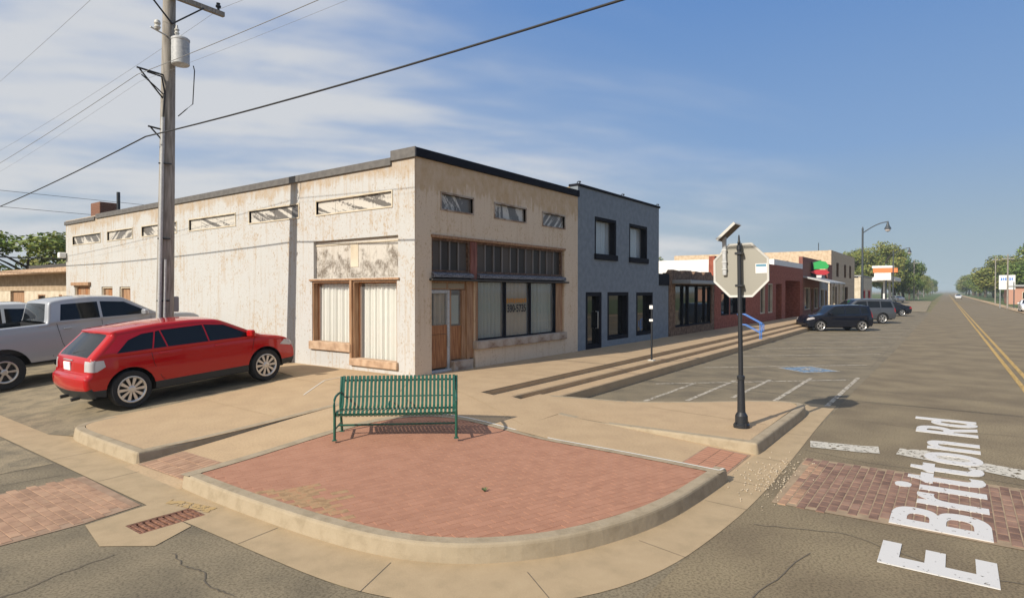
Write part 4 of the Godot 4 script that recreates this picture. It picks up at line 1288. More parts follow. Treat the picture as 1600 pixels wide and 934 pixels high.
func make_blue_building():
	var t := thing("blue_painted_building", "two-storey slate blue painted brick building with black framed windows", "building", Vector3(17.56, 0, -10.20))
	var foot := -0.1
	var f := -foot
	var W := 6.80
	var H := 5.98 - foot
	var o := Vector3(0, foot, 0)
	var u := Vector3(1, 0, 0)
	var n := Vector3(0, 0, 1)
	var upper := [Rect2(1.16, 3.62 + f, 1.66, 1.46), Rect2(3.92, 3.62 + f, 1.68, 1.46)]
	var low := [Rect2(2.12, 0.68 + f, 1.75, 1.75), Rect2(4.56, 0.70 + f, 1.62, 1.72)]
	var door := Rect2(0.53, 0.46 + f, 1.15, 1.97)
	part("wall", wall(o, u, n, W, H, upper + low + [door], 0.3), M.blue_wall, t)
	for r in upper:
		var b := MB.new()
		wbox(b, o, u, n, r.position.x - 0.03, r.end.x + 0.03, r.position.y - 0.04, r.position.y + 0.16, -0.07, 0.2, 0.01)
		var w := box_window(t, o, u, n, r, M.navy, M.pane, 0.22, 0.10)
		part("sill", b, M.navy, w)
		part("blind", curtain(o, u, n, r.position.x + 0.1, r.end.x - 0.1, r.position.y + 0.1, r.end.y - 0.08, 0.30, r.position.x, 0.11), M.blind_blue, w)
	for r in low: box_window(t, o, u, n, r, M.navy, M.shop_glass, 0.20, 0.13)
	var d := box_window(t, o, u, n, door, M.navy, M.shop_glass, 0.16, 0.14, "door")
	var hn := MB.new()
	hn.tube([Vector3(1.46, 1.75, -0.12), Vector3(1.46, 1.75, -0.03), Vector3(1.46, 1.15, -0.03), Vector3(1.46, 1.15, -0.12)], 0.018, 8)
	part("handle", hn, M.steel, d)
	# side and rear walls, roof, coping
	part("wall", wall(Vector3(W, foot, -14.0), Vector3(0, 0, 1), Vector3(1, 0, 0), 13.69, H, [], 0.25), M.blue_wall, t)
	part("wall", wall(Vector3(0.0, foot, -14.0), Vector3(0, 0, 1), Vector3(-1, 0, 0), 13.69, H, [], 0.25), M.tan_board, t)
	part("wall", wall(Vector3(0.26, foot, -13.9), Vector3(1, 0, 0), Vector3(0, 0, -1), W - 0.52, H, [], 0.25), M.tan_board, t)
	var rf := MB.new()
	rf.box(Vector3(0.26, 5.4, -13.6), Vector3(W - 0.26, 5.52, -0.31))
	part("roof", rf, M.roof_dark, t)
	var cp := MB.new()
	cp.cbox(Vector3(-0.02, 5.975, -0.36), Vector3(W + 0.05, 6.06, 0.05), 0.012)
	cp.cbox(Vector3(W - 0.32, 5.97, -14.0), Vector3(W + 0.04, 6.05, -0.37), 0.012)
	part("parapet_cap", cp, M.navy, t)
	for k in 3:
		var fx := MB.new()
		var p := Vector3(0.12 + k * 3.3, 6.05, -0.1)
		fx.tube([p, p + Vector3(0, 0.07, 0), p + Vector3(0, 0.10, 0.06)], 0.016, 6)
		fx.lathe([Vector2(0.0, 0.0), Vector2(0.025, 0.02), Vector2(0.04, 0.07), Vector2(0.0, 0.07)], 8, Transform3D(Basis(Vector3.RIGHT, 2.2), p + Vector3(0, 0.10, 0.06)))
		part("parapet_lamp", fx, M.iron, t)
	# low blue wing joining the next shop
	var wg := MB.new()
	wg.box(Vector3(W + 0.06, foot, -8.0), Vector3(W + 1.22, 2.72, -0.06))
	part("low_wing", wg, M.blue_wall, t)
	var wc := MB.new()
	wc.box(Vector3(W + 0.06, 2.722, -8.0), Vector3(W + 1.22, 3.22, -0.02))
	part("low_wing_fascia", wc, M.navy, t)

# ---------------------------------------------------------------- rest of the row
func make_far_street():
	var u := Vector3(1, 0, 0)
	var n := Vector3(0, 0, 1)
	# brown brick shop with a flat canopy
	var t := thing("brown_brick_shop", "low brown brick shop with grey flat canopy and wide dark glazing", "building", Vector3(25.62, 0, -10.25))
	var o := Vector3.ZERO
	var gl := Rect2(0.75, 0.82, 5.0, 1.95)
	part("wall", wall(o, u, n, 6.2, 3.28, [gl], 0.3), M.brown_brick, t)
	var g := MB.new()
	frame4(g, o, u, n, gl, 0.09, 0.06, 0.16)
	for k in 4: wbox(g, o, u, n, gl.position.x + [1.05, 1.75, 3.0, 4.1][k], gl.position.x + [1.05, 1.75, 3.0, 4.1][k] + 0.10, 0.9, 2.7, 0.05, 0.15)
	var sf := part("display_window", g, M.navy, t)
	var gx := [0.84, 1.80, 2.50, 3.75, 4.85, 5.66]
	for k in 5: part("pane", pane(o, u, n, gx[k] + 0.1 * signf(k), gx[k + 1], 0.91, 2.68, 0.12), M.shop_glass, sf)
	var cn := MB.new()
	cn.cbox(Vector3(0.35, 2.80, 0.0), Vector3(6.0, 2.96, 0.85), 0.015)
	part("canopy", cn, M.grey_metal, t)
	var bd := MB.new()
	bd.box(Vector3(0.02, 0.0, -10.0), Vector3(6.18, 3.1, -0.31))
	part("body", bd, M.brown_brick, t)
	var ft := MB.new()
	for k in 4:
		var p := 0.3 + k * 1.45
		ft.prism(V2([0, 0, 1.3, 0, 1.1, 0.12 + 0.05 * (k % 2), 0.25, 0.16]), 0.25, Transform3D(Basis(), Vector3(p, 3.28, -0.28)))
	part("broken_parapet", ft, M.brown_brick, t)
	# long red shop with a white gable wall
	var r := thing("red_brick_shop", "long dark red shop with a white side wall and recessed entrance", "building", Vector3(31.84, 0, -10.25))
	var rops := []
	for x in [1.1, 2.75, 4.4]: rops.append(Rect2(x, 1.15, 1.45, 1.25))
	for x in [9.2, 11.2]: rops.append(Rect2(x, 1.0, 1.2, 2.0))
	rops.append(Rect2(13.4, 0.0, 1.7, 3.0))
	rops.append(Rect2(16.3, 0.0, 5.2, 3.3))
	part("wall", wall(o, u, n, 22.6, 4.32, rops, 0.3), M.red_brick, r)
	for k in 5: box_window(r, o, u, n, rops[k], M.navy if k < 3 else M.cream, M.shop_glass, 0.14, 0.08)
	var rec := MB.new()
	for q in [rops[5], rops[6]]:
		reveal(rec, o, u, n, q, 0.3, 1.6)
	part("entrance_recess", rec, M.red_brick, r)
	part("entrance_door", pane(o, u, n, 13.4, 15.1, 0.0, 3.0, 1.6), M.shop_glass, r)
	part("entrance_door", pane(o, u, n, 16.3, 21.5, 0.0, 3.3, 1.6), M.red_brick, r)
	var dd := MB.new()
	frame4(dd, o, u, n, Rect2(18.0, 0.4, 1.6, 2.2), 0.12, 1.5, 1.58)
	part("entrance_frame", dd, M.wood_red, r)
	part("wall", wall(Vector3(0, 0, -0.31), Vector3(0, 0, -1), Vector3(-1, 0, 0), 14.0, 4.15, [], 0.2), M.white_paint, r)
	var rb := MB.new()
	rb.box(Vector3(0.22, 3.8, -14.3), Vector3(22.58, 4.0, -0.32))
	rb.box(Vector3(0.22, 0.0, -14.3), Vector3(22.58, 3.79, -14.1))
	rb.box(Vector3(22.3, 0.0, -14.08), Vector3(22.58, 3.79, -0.32))
	part("roof", rb, M.white_paint, r)
	var cc := MB.new()
	cc.box(Vector3(12.9, 4.322, -1.2), Vector3(22.6, 4.72, -0.02))
	part("raised_coping", cc, M.white_paint, r)
	# shop with an awning and a coloured sign
	var s := thing("awning_shop", "dark brick shop with a grey metal awning over tall posts", "building", Vector3(54.6, 0, -10.3))
	part("wall", wall(o, u, n, 7.6, 5.35, [Rect2(0.8, 0.9, 2.4, 1.9), Rect2(3.6, 0.2, 1.2, 2.6), Rect2(5.2, 0.9, 1.8, 1.9)], 0.3), M.wood_red, s)
	box_window(s, o, u, n, Rect2(0.8, 0.9, 2.4, 1.9), M.cream, M.shop_glass)
	box_window(s, o, u, n, Rect2(5.2, 0.9, 1.8, 1.9), M.cream, M.shop_glass)
	box_window(s, o, u, n, Rect2(3.6, 0.2, 1.2, 2.6), M.wood_trim, M.shop_glass, 0.16, 0.09, "door")
	var aw := MB.new()
	aw.prism(V2([0.0, 3.75, 0.0, 3.62, 2.0, 3.12, 2.0, 3.24]), 8.6, Transform3D(Basis(Vector3(0, 0, 1), Vector3.UP, Vector3(1, 0, 0)), Vector3(0.2, 0, 0)))
	part("awning", aw, M.zinc, s)
	for k in 4:
		var po := MB.new()
		po.cbox(Vector3(0.3 + k * 2.7, 0.4, 1.85), Vector3(0.42 + k * 2.7, 3.13, 1.97), 0.01)
		part("awning_post", po, M.cream, s)
	var sb := MB.new()
	sb.box(Vector3(0.0, 0, -12), Vector3(7.6, 4.6, -0.31))
	part("body", sb, M.brown_brick, s)
	var gs := thing("hanging_sign", "green and red projecting shop sign over the metal awning", "sign", Vector3(58.2, 4.05, -10.0))
	gs.scale = Vector3(0.62, 0.62, 0.62)
	var gb := MB.new()
	gb.prism(V2([-0.6, 0.55, 1.2, 0.62, 1.45, 1.0, 1.0, 1.6, 0.2, 1.75, -0.7, 1.5]), 0.2, Transform3D(Basis(Vector3.UP, -0.9), Vector3(0, 0, 0.4)))
	part("green_board", gb, M.green_sign, gs)
	var rd := MB.new()
	rd.prism(V2([-1.3, 0.15, -0.3, -0.2, 0.9, -0.25, 1.5, 0.1, 0.9, 0.48, -0.3, 0.50]), 0.2, Transform3D(Basis(Vector3.UP, -0.9), Vector3(0, 0, 0.45)))
	part("red_board", rd, M.red_sign, gs)
	var wt := MB.new()
	wt.prism(V2([-0.25, -0.65, 0.35, -0.65, 0.4, -0.28, -0.3, -0.28]), 0.2, Transform3D(Basis(Vector3.UP, -0.9), Vector3(0, 0, 0.42)))
	part("white_board", wt, M.white_paint, gs)
	var bk := MB.new()
	bk.box(Vector3(-0.05, -0.6, -0.45), Vector3(0.05, 1.6, 0.42))
	part("bracket", bk, M.iron, gs)
	# grey fronted shop
	var gsx := thing("grey_front_shop", "narrow grey panelled shop next to the tan brick hall", "building", Vector3(62.24, 0, -10.3))
	part("wall", wall(o, u, n, 5.7, 4.4, [Rect2(0.6, 0.9, 1.9, 1.8), Rect2(3.0, 0.2, 1.1, 2.4)], 0.3), M.grey_panel, gsx)
	box_window(gsx, o, u, n, Rect2(0.6, 0.9, 1.9, 1.8), M.cream, M.shop_glass)
	box_window(gsx, o, u, n, Rect2(3.0, 0.2, 1.1, 2.4), M.wood_trim, M.shop_glass, 0.16, 0.09, "door")
	var ug := MB.new()
	ug.box(Vector3(3.0, 3.3, 0.01), Vector3(5.7, 5.1, 0.2))
	part("brick_fascia", ug, M.wood_red, gsx)
	var gb2 := MB.new()
	gb2.box(Vector3(0.0, 0, -12), Vector3(5.69, 4.2, -0.31))
	part("body", gb2, M.grey_panel, gsx)
	# tan two-storey brick hall
	var h := thing("tan_brick_hall", "tall tan brick two-storey hall with small upper windows", "building", Vector3(68.0, 0, -10.2))
	var hops := []
	for x in [3.2, 8.6, 12.6]: hops.append(Rect2(x, 4.0, 1.6, 1.5))
	hops.append(Rect2(1.0, 0.4, 2.6, 2.6))
	hops.append(Rect2(7.6, 0.4, 4.0, 2.6))
	part("wall", wall(o, u, n, 17.2, 6.62, hops, 0.3), M.tan_brick, h)
	for q in hops: box_window(h, o, u, n, q, M.brown_brick, M.shop_glass)
	var wops := []
	for z in [0.6, 1.6, 3.7, 4.8, 6.9, 8.0]: wops.append(Rect2(z, 5.25, 0.6, 0.42))
	var wo := Vector3(0, 0, -0.31)
	part("wall", wall(wo, Vector3(0, 0, -1), Vector3(-1, 0, 0), 16.0, 6.60, wops, 0.3), M.tan_brick, h)
	for q in wops: box_window(h, wo, Vector3(0, 0, -1), Vector3(-1, 0, 0), q, M.brown_brick, M.shop_glass, 0.12, 0.06)
	var hr := MB.new()
	hr.box(Vector3(0.31, 5.9, -16.2), Vector3(17.2, 6.1, -0.32))
	hr.box(Vector3(16.9, 0.0, -16.2), Vector3(17.2, 6.6, -0.32))
	hr.box(Vector3(0.31, 0.0, -16.5), Vector3(17.2, 6.6, -16.21))
	part("roof", hr, M.tan_brick, h)
	var av := MB.new()
	av.tube([Vector3(11.0, 6.1, -3.0), Vector3(11.0, 8.2, -3.0)], 0.04, 6)
	part("roof_mast", av, M.iron, h)
	# small white shop across the next side street
	var w := thing("white_corner_kiosk", "small cream shop with two red-trimmed windows beyond the tan hall", "building", Vector3(103.5, 0, -11.6))
	part("wall", wall(o, u, n, 15.0, 4.7, [Rect2(2.0, 1.2, 4.0, 1.5), Rect2(9.0, 1.2, 4.0, 1.5)], 0.3), M.cream, w)
	for x in [2.0, 9.0]: box_window(w, o, u, n, Rect2(x, 1.2, 4.0, 1.5), M.red_sign, M.shop_glass, 0.16, 0.18)
	var wb := MB.new()
	wb.box(Vector3(0.0, 0, -9), Vector3(15.0, 4.5, -0.31))
	part("body", wb, M.cream, w)
	var wc := MB.new()
	wc.box(Vector3(-0.1, 4.702, -9.05), Vector3(15.1, 4.9, 0.1))
	part("parapet_cap", wc, M.grey_panel, w)
	# filling station: canopy and pole sign
	var fs := thing("station_canopy", "white flat canopy on posts far beyond the kiosk", "canopy", Vector3(150, 0, -15))
	var fc := MB.new()
	fc.cbox(Vector3(-7, 4.6, -5), Vector3(9, 5.4, 5), 0.05)
	part("canopy_roof", fc, M.white_paint, fs)
	for k in 4:
		var po := MB.new()
		po.box(Vector3(-5.2 + 12 * (k % 2), 0, -3.2 + 6 * (k / 2)), Vector3(-4.8 + 12 * (k % 2), 4.61, -2.8 + 6 * (k / 2)))
		part("canopy_post", po, M.white_paint, fs)
	var os := thing("pole_sign", "orange and white box sign on a pole by the canopy", "sign", Vector3(141, 0, -11.4))
	var ob := MB.new()
	ob.cbox(Vector3(-0.3, 6.2, -2.2), Vector3(0.3, 7.1, 2.0), 0.05)
	part("orange_panel", ob, M.orange_sign, os)
	var ob2 := MB.new()
	ob2.cbox(Vector3(-0.3, 7.12, -2.4), Vector3(0.3, 7.6, 1.4), 0.05)
	ob2.cbox(Vector3(-0.3, 4.7, -2.0), Vector3(0.3, 6.18, 0.9), 0.05)
	part("white_panel", ob2, M.white_paint, os)
	var op := MB.new()
	op.tube([Vector3(0, 0, 0), Vector3(0, 7.0, 0)], 0.18, 8)
	part("pole", op, M.iron, os)
	# right-hand side of the road: verge, path, board sign and a low building
	var far_h := func(_x, _z): return 0.02
	struct("verge", sheet(V2([60, 8.4, 90, 7.4, 250, 5.6, 900, -1.0, 900, 60, 60, 60]), far_h, 60.0), M.grass)
	struct("far_path", sheet(V2([40, 6.35, 90, 5.92, 250, 4.1, 900, -3.0, 900, -1.2, 250, 5.5, 90, 7.35, 40, 8.0]), func(_x, _z): return 0.05, 60.0), M.concrete)
	struct("left_verge", sheet(V2([98, -4.4, 250, -5.9, 900, -13.5, 900, -60, 98, -60]), func(_x, _z): return 0.01, 60.0), M.grass)
	struct("far_forecourt", sheet(V2([87, -2.9, 98, -3.2, 190, -5.2, 190, -24, 87, -24]), func(_x, _z): return 0.015, 30.0), M.lot)
	var bs := thing("board_sign", "white board sign with blue lettering on two posts in the verge", "sign", Vector3(116, 0, 6.0))
	var bb := MB.new()
	bb.cbox(Vector3(-0.08, 2.75, -0.95), Vector3(0.08, 4.9, 0.95), 0.02)
	part("board", bb, M.white_paint, bs)
	var bl := MB.new()
	for k in 6: bl.box(Vector3(-0.10, 4.1 + 0.06 * (k % 2), -0.75 + k * 0.25), Vector3(-0.081, 4.5, -0.58 + k * 0.25))
	part("lettering", bl, M.blue_rail, bs)
	for z in [-0.8, 0.8]:
		var po := MB.new()
		po.tube([Vector3(0, 0, z), Vector3(0, 2.76, z)], 0.07, 6)
		part("post", po, M.grey_metal, bs)
	var lb := thing("low_brick_house", "low salmon brick building behind the board sign", "building", Vector3(150, 0, 15))
	part("wall", wall(Vector3(0, 0, -7), Vector3(0, 0, 1), Vector3(-1, 0, 0), 24.0, 3.4, [Rect2(2, 1, 3, 1.4), Rect2(8, 1, 3, 1.4), Rect2(15, 0.2, 1.4, 2.4)], 0.3), M.salmon, lb)
	for q in [Rect2(2, 1, 3, 1.4), Rect2(8, 1, 3, 1.4)]: box_window(lb, Vector3(0, 0, -7), Vector3(0, 0, 1), Vector3(-1, 0, 0), q, M.cream, M.shop_glass)
	var lr := MB.new()
	lr.box(Vector3(0.31, 0, -7), Vector3(14, 3.3, 17))
	part("body", lr, M.salmon, lb)
	var lf := MB.new()
	lf.box(Vector3(-0.6, 3.41, -7.6), Vector3(14.5, 3.75, 17.6))
	part("roof", lf, M.grey_panel, lb)
	# shop across the street, behind the camera's right shoulder: the glazing mirrors it
	var ac := thing("opposite_shop", "tan brick shop on the far side of the road", "building", Vector3(12, 0, 17))
	part("wall", wall(Vector3(26, 0, 0), Vector3(-1, 0, 0), Vector3(0, 0, -1), 26.0, 4.6, [Rect2(3, 0.6, 4, 2.2), Rect2(10, 0.6, 4, 2.2), Rect2(18, 0.6, 4, 2.2)], 0.3), M.tan_brick, ac)
	for x in [3.0, 10.0, 18.0]: box_window(ac, Vector3(26, 0, 0), Vector3(-1, 0, 0), Vector3(0, 0, -1), Rect2(x, 0.6, 4, 2.2), M.cream, M.shop_glass)
	var ab := MB.new()
	ab.box(Vector3(0, 0, 0.31), Vector3(26, 4.4, 12))
	part("body", ab, M.tan_brick, ac)

# ---------------------------------------------------------------- lot and buildings on the left
func make_left_background():
	var p := V2([3.60, -40.0, 3.60, -12.5, 3.8, -12.0, 4.1, -11.95, 4.5, -12.28, 7.6, -12.42, 8.5, -12.75, 8.9, -14.6, 9.1, -33.0, 11.0, -33.2, 11.0, -70.0, 3.60, -70.0])
	struct("parking_lot", sheet(p, func(x, z): return lot(x, z), 1.0), M.lot)
	var t := thing("low_side_building", "long low cream building with a wide tan eave behind the corner shop", "building", Vector3(11.4, 0, -33.0))
	var o := Vector3(0, 0.2, 0)
	var u := Vector3(0, 0, -1)
	var n := Vector3(-1, 0, 0)
	var ops := [Rect2(1.9, 1.0, 0.55, 1.1), Rect2(4.4, 1.0, 0.5, 1.1), Rect2(6.9, 1.0, 1.2, 1.1), Rect2(10.4, 0.0, 2.6, 2.6)]
	part("wall", wall(o, u, n, 20.0, 3.3, ops, 0.25), M.cream, t)
	for k in 3: box_window(t, o, u, n, ops[k], M.wood_trim, M.shop_glass, 0.12, 0.07)
	part("garage_door", pane(o, u, n, 10.4, 13.0, 0.0, 2.6, 0.15), M.wood_trim, t)
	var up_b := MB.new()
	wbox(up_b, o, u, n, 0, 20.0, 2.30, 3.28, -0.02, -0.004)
	part("upper_shade_band", up_b, M.tan_board, t)  # tan strip paints the shade that the eave throws on the wall
	var rf := MB.new()
	rf.cbox(Vector3(-1.0, 3.38, -20.6), Vector3(8.0, 3.62, 0.3), 0.02)
	part("roof", rf, M.sill_stone, t)
	var rt := MB.new()
	rt.box(Vector3(-0.7, 3.622, -7.0), Vector3(6.0, 3.82, -0.4))
	part("roof_step", rt, M.roof_dark, t)
	var bd := MB.new()
	bd.box(Vector3(0.26, 0.0, -19.9), Vector3(7.5, 3.37, -0.1))
	part("body", bd, M.cream, t)

# ---------------------------------------------------------------- street furniture
func make_street_things():
	make_bench()
	make_stop_sign()
	# slim meter post on the steps
	var m := thing("parking_post", "thin black post with two small white plates on the steps", "post", Vector3(17.4, 0.34, zc(17.4) - 0.55))
	var p := MB.new()
	p.tube([Vector3(0, -0.01, 0), Vector3(0, 1.72, 0)], 0.03, 8)
	part("pole", p, M.iron, m)
	var q := MB.new()
	q.cbox(Vector3(-0.06, 1.58, -0.055), Vector3(-0.032, 1.69, 0.055), 0.006)
	part("plate", q, M.white_paint, m)
	q = MB.new()
	q.cbox(Vector3(-0.06, 1.20, -0.06), Vector3(-0.032, 1.27, 0.06), 0.006)
	part("plate", q, M.white_paint, m)
	q = MB.new()
	q.cbox(Vector3(-0.09, -0.005, -0.09), Vector3(0.09, 0.03, 0.09), 0.008)
	part("foot_plate", q, M.sign_rim, m)
	# blue handrail down the steps
	var x := 29.6
	var z0 := zc(x) - 1.15
	var z1 := zc(x) - 0.2
	var r := thing("handrail", "bright blue tubular handrail running down the steps", "handrail", Vector3(x, 0, 0))
	for s in [0.0, 0.3]:
		var hr := MB.new()
		hr.tube([Vector3(s, 1.36, z0 - 0.1), Vector3(s, 1.38, z0 + 0.2), Vector3(s, 0.98, z1), Vector3(s, 0.90, z1 + 0.10), Vector3(s, 0.62, z1 + 0.10), Vector3(s, 0.55, z1)], 0.02, 8)
		part("top_rail", hr, M.blue_rail, r)
		hr = MB.new()
		hr.tube([Vector3(s, 0.88, z0), Vector3(s, 0.88, z0 + 0.25), Vector3(s, 0.52, z1)], 0.018, 8)
		part("mid_rail", hr, M.blue_rail, r)
		for e in [[z0, 1.36, 0.44], [z1, 0.98, 0.2]]:
			hr = MB.new()
			hr.tube([Vector3(s, e[2], e[0]), Vector3(s, e[1], e[0])], 0.022, 8)
			part("post", hr, M.blue_rail, r)
	# street lamps with curved arms
	var first: Node3D = null
	for i in 2:
		var lx := [68.3, 110.7][i] as float
		var lz := [-7.5, -8.0][i] as float
		var label := ["dark street lamp with curved arm by the tan brick hall", "dark street lamp with curved arm beyond the cream kiosk"][i] as String
		if first == null:
			first = thing("street_lamp", label, "street lamp", Vector3(lx, 0, lz), 0.0, "street lamps along the shops")
			var b := MB.new()
			b.tube([Vector3(0, 0, 0), Vector3(0, 0.9, 0), Vector3(0, 0.95, 0), Vector3(0, 8.6, 0)], [0.20, 0.17, 0.11, 0.08], 10)
			part("pole", b, M.lamp_grey, first)
			b = MB.new()
			var arm := []
			for k in 11:
				var a := k / 10.0
				arm.append(Vector3(0, 8.2 + 0.95 * sin(a * PI * 0.5), 2.1 * a))
			b.tube(arm, 0.05, 8)
			part("arm", b, M.lamp_grey, first)
			b = MB.new()
			b.lathe([Vector2(0.0, 0.10), Vector2(0.06, 0.08), Vector2(0.09, -0.1), Vector2(0.16, -0.35), Vector2(0.30, -0.62), Vector2(0.30, -0.66), Vector2(0.0, -0.66)], 12, Transform3D(Basis(), Vector3(0, 9.13, 2.1)))
			part("lamp_head", b, M.lamp_grey, first)
			b = MB.new()
			b.lathe([Vector2(0.24, -0.67), Vector2(0.2, -0.85), Vector2(0.0, -0.95)], 12, Transform3D(Basis(), Vector3(0, 9.13, 2.1)))
			part("lens", b, M.lamp_clear, first)
			b = MB.new()
			b.lathe([Vector2(0.0, 8.85), Vector2(0.05, 8.75), Vector2(0.09, 8.62), Vector2(0.09, 8.5)], 10)
			part("finial", b, M.lamp_grey, first)
		else:
			copy_of(first, Vector3(lx, 0, lz), 0.0, label)

func make_bench():
	var c := Vector2(6.39, -6.875)
	var b := thing("slatted_bench", "dark green metal strap bench with armrests on the brick plaza", "bench", Vector3(c.x, up(c.x, c.y) + 0.002, c.y), -atan2(0.748, 0.664))
	var L := 1.78
	# one strap runs from the curled back top down over the seat to the curled front
	var path := [Vector2(-0.245, 0.775), Vector2(-0.285, 0.80), Vector2(-0.305, 0.835), Vector2(-0.29, 0.865), Vector2(-0.255, 0.865), Vector2(-0.235, 0.83), Vector2(-0.19, 0.64), Vector2(-0.145, 0.48), Vector2(-0.115, 0.43), Vector2(-0.06, 0.405), Vector2(0.10, 0.415), Vector2(0.24, 0.43), Vector2(0.285, 0.425), Vector2(0.305, 0.395), Vector2(0.295, 0.36), Vector2(0.265, 0.345)]
	var st := MB.new()
	var hw := 0.019
	var th := 0.006
	for i in path.size() - 1:
		var p: Vector2 = path[i]
		var q: Vector2 = path[i + 1]
		var d := (q - p).normalized()
		var o := Vector2(-d.y, d.x) * th
		var a := Vector3(0, p.y + o.y, p.x + o.x)
		var e := Vector3(0, q.y + o.y, q.x + o.x)
		var a2 := Vector3(0, p.y - o.y, p.x - o.x)
		var e2 := Vector3(0, q.y - o.y, q.x - o.x)
		var w := Vector3(hw, 0, 0)
		var up3 := Vector3(0, o.y, o.x)
		st.quadn(a - w, e - w, e + w, a + w, up3)
		st.quadn(a2 - w, e2 - w, e2 + w, a2 + w, -up3)
		st.quadn(a - w, e - w, e2 - w, a2 - w, -w)
		st.quadn(a + w, e + w, e2 + w, a2 + w, w)
	var sm := st.commit()
	for k in 29: part("slat", sm, M.bench, b, Vector3(lerpf(-L / 2 + 0.04, L / 2 - 0.04, k / 28.0), 0, 0))
	for s in [-1.0, 1.0]:
		var x: float = s * L / 2
		var e := MB.new()
		e.tube([Vector3(x, 0, 0.30), Vector3(x, 0.40, 0.285)], 0.021, 8)
		part("leg", e, M.bench, b)
		e = MB.new()
		e.tube([Vector3(x, 0, -0.29), Vector3(x, 0.25, -0.20), Vector3(x, 0.44, -0.16), Vector3(x, 0.86, -0.285)], 0.021, 8)
		part("leg", e, M.bench, b)
		e = MB.new()
		e.tube([Vector3(x, 0.37, 0.30), Vector3(x, 0.52, 0.325), Vector3(x, 0.60, 0.29), Vector3(x, 0.635, 0.20), Vector3(x, 0.64, 0.0), Vector3(x, 0.63, -0.21)], 0.018, 8)
		part("armrest", e, M.bench, b)
		e = MB.new()
		e.tube([Vector3(x, 0.385, 0.29), Vector3(x, 0.375, -0.17)], 0.018, 8)
		e.tube([Vector3(x, 0.16, 0.29), Vector3(x, 0.16, -0.24)], 0.014, 8)
		part("side_rail", e, M.bench, b)
		for z in [0.30, -0.29]:
			e = MB.new()
			e.cbox(Vector3(x - 0.035, -0.002, z - 0.035), Vector3(x + 0.035, 0.012, z + 0.035), 0.004)
			part("foot", e, M.bench, b)
	for q in [[0.365, 0.24, 0.018], [0.38, -0.11, 0.016], [0.80, -0.262, 0.014], [0.16, 0.0, 0.016], [0.56, -0.185, 0.010]]:
		var e := MB.new()
		e.tube([Vector3(-L / 2, q[0], q[1]), Vector3(L / 2, q[0], q[1])], q[2], 8)
		part("cross_rail", e, M.bench, b)
	# small centre armrest
	for x in [-0.12, 0.14]:
		var e := MB.new()
		e.tube([Vector3(x, 0.40, 0.16), Vector3(x, 0.50, 0.14), Vector3(x, 0.52, 0.05), Vector3(x, 0.50, -0.10)], 0.012, 6)
		part("centre_armrest", e, M.bench, b)

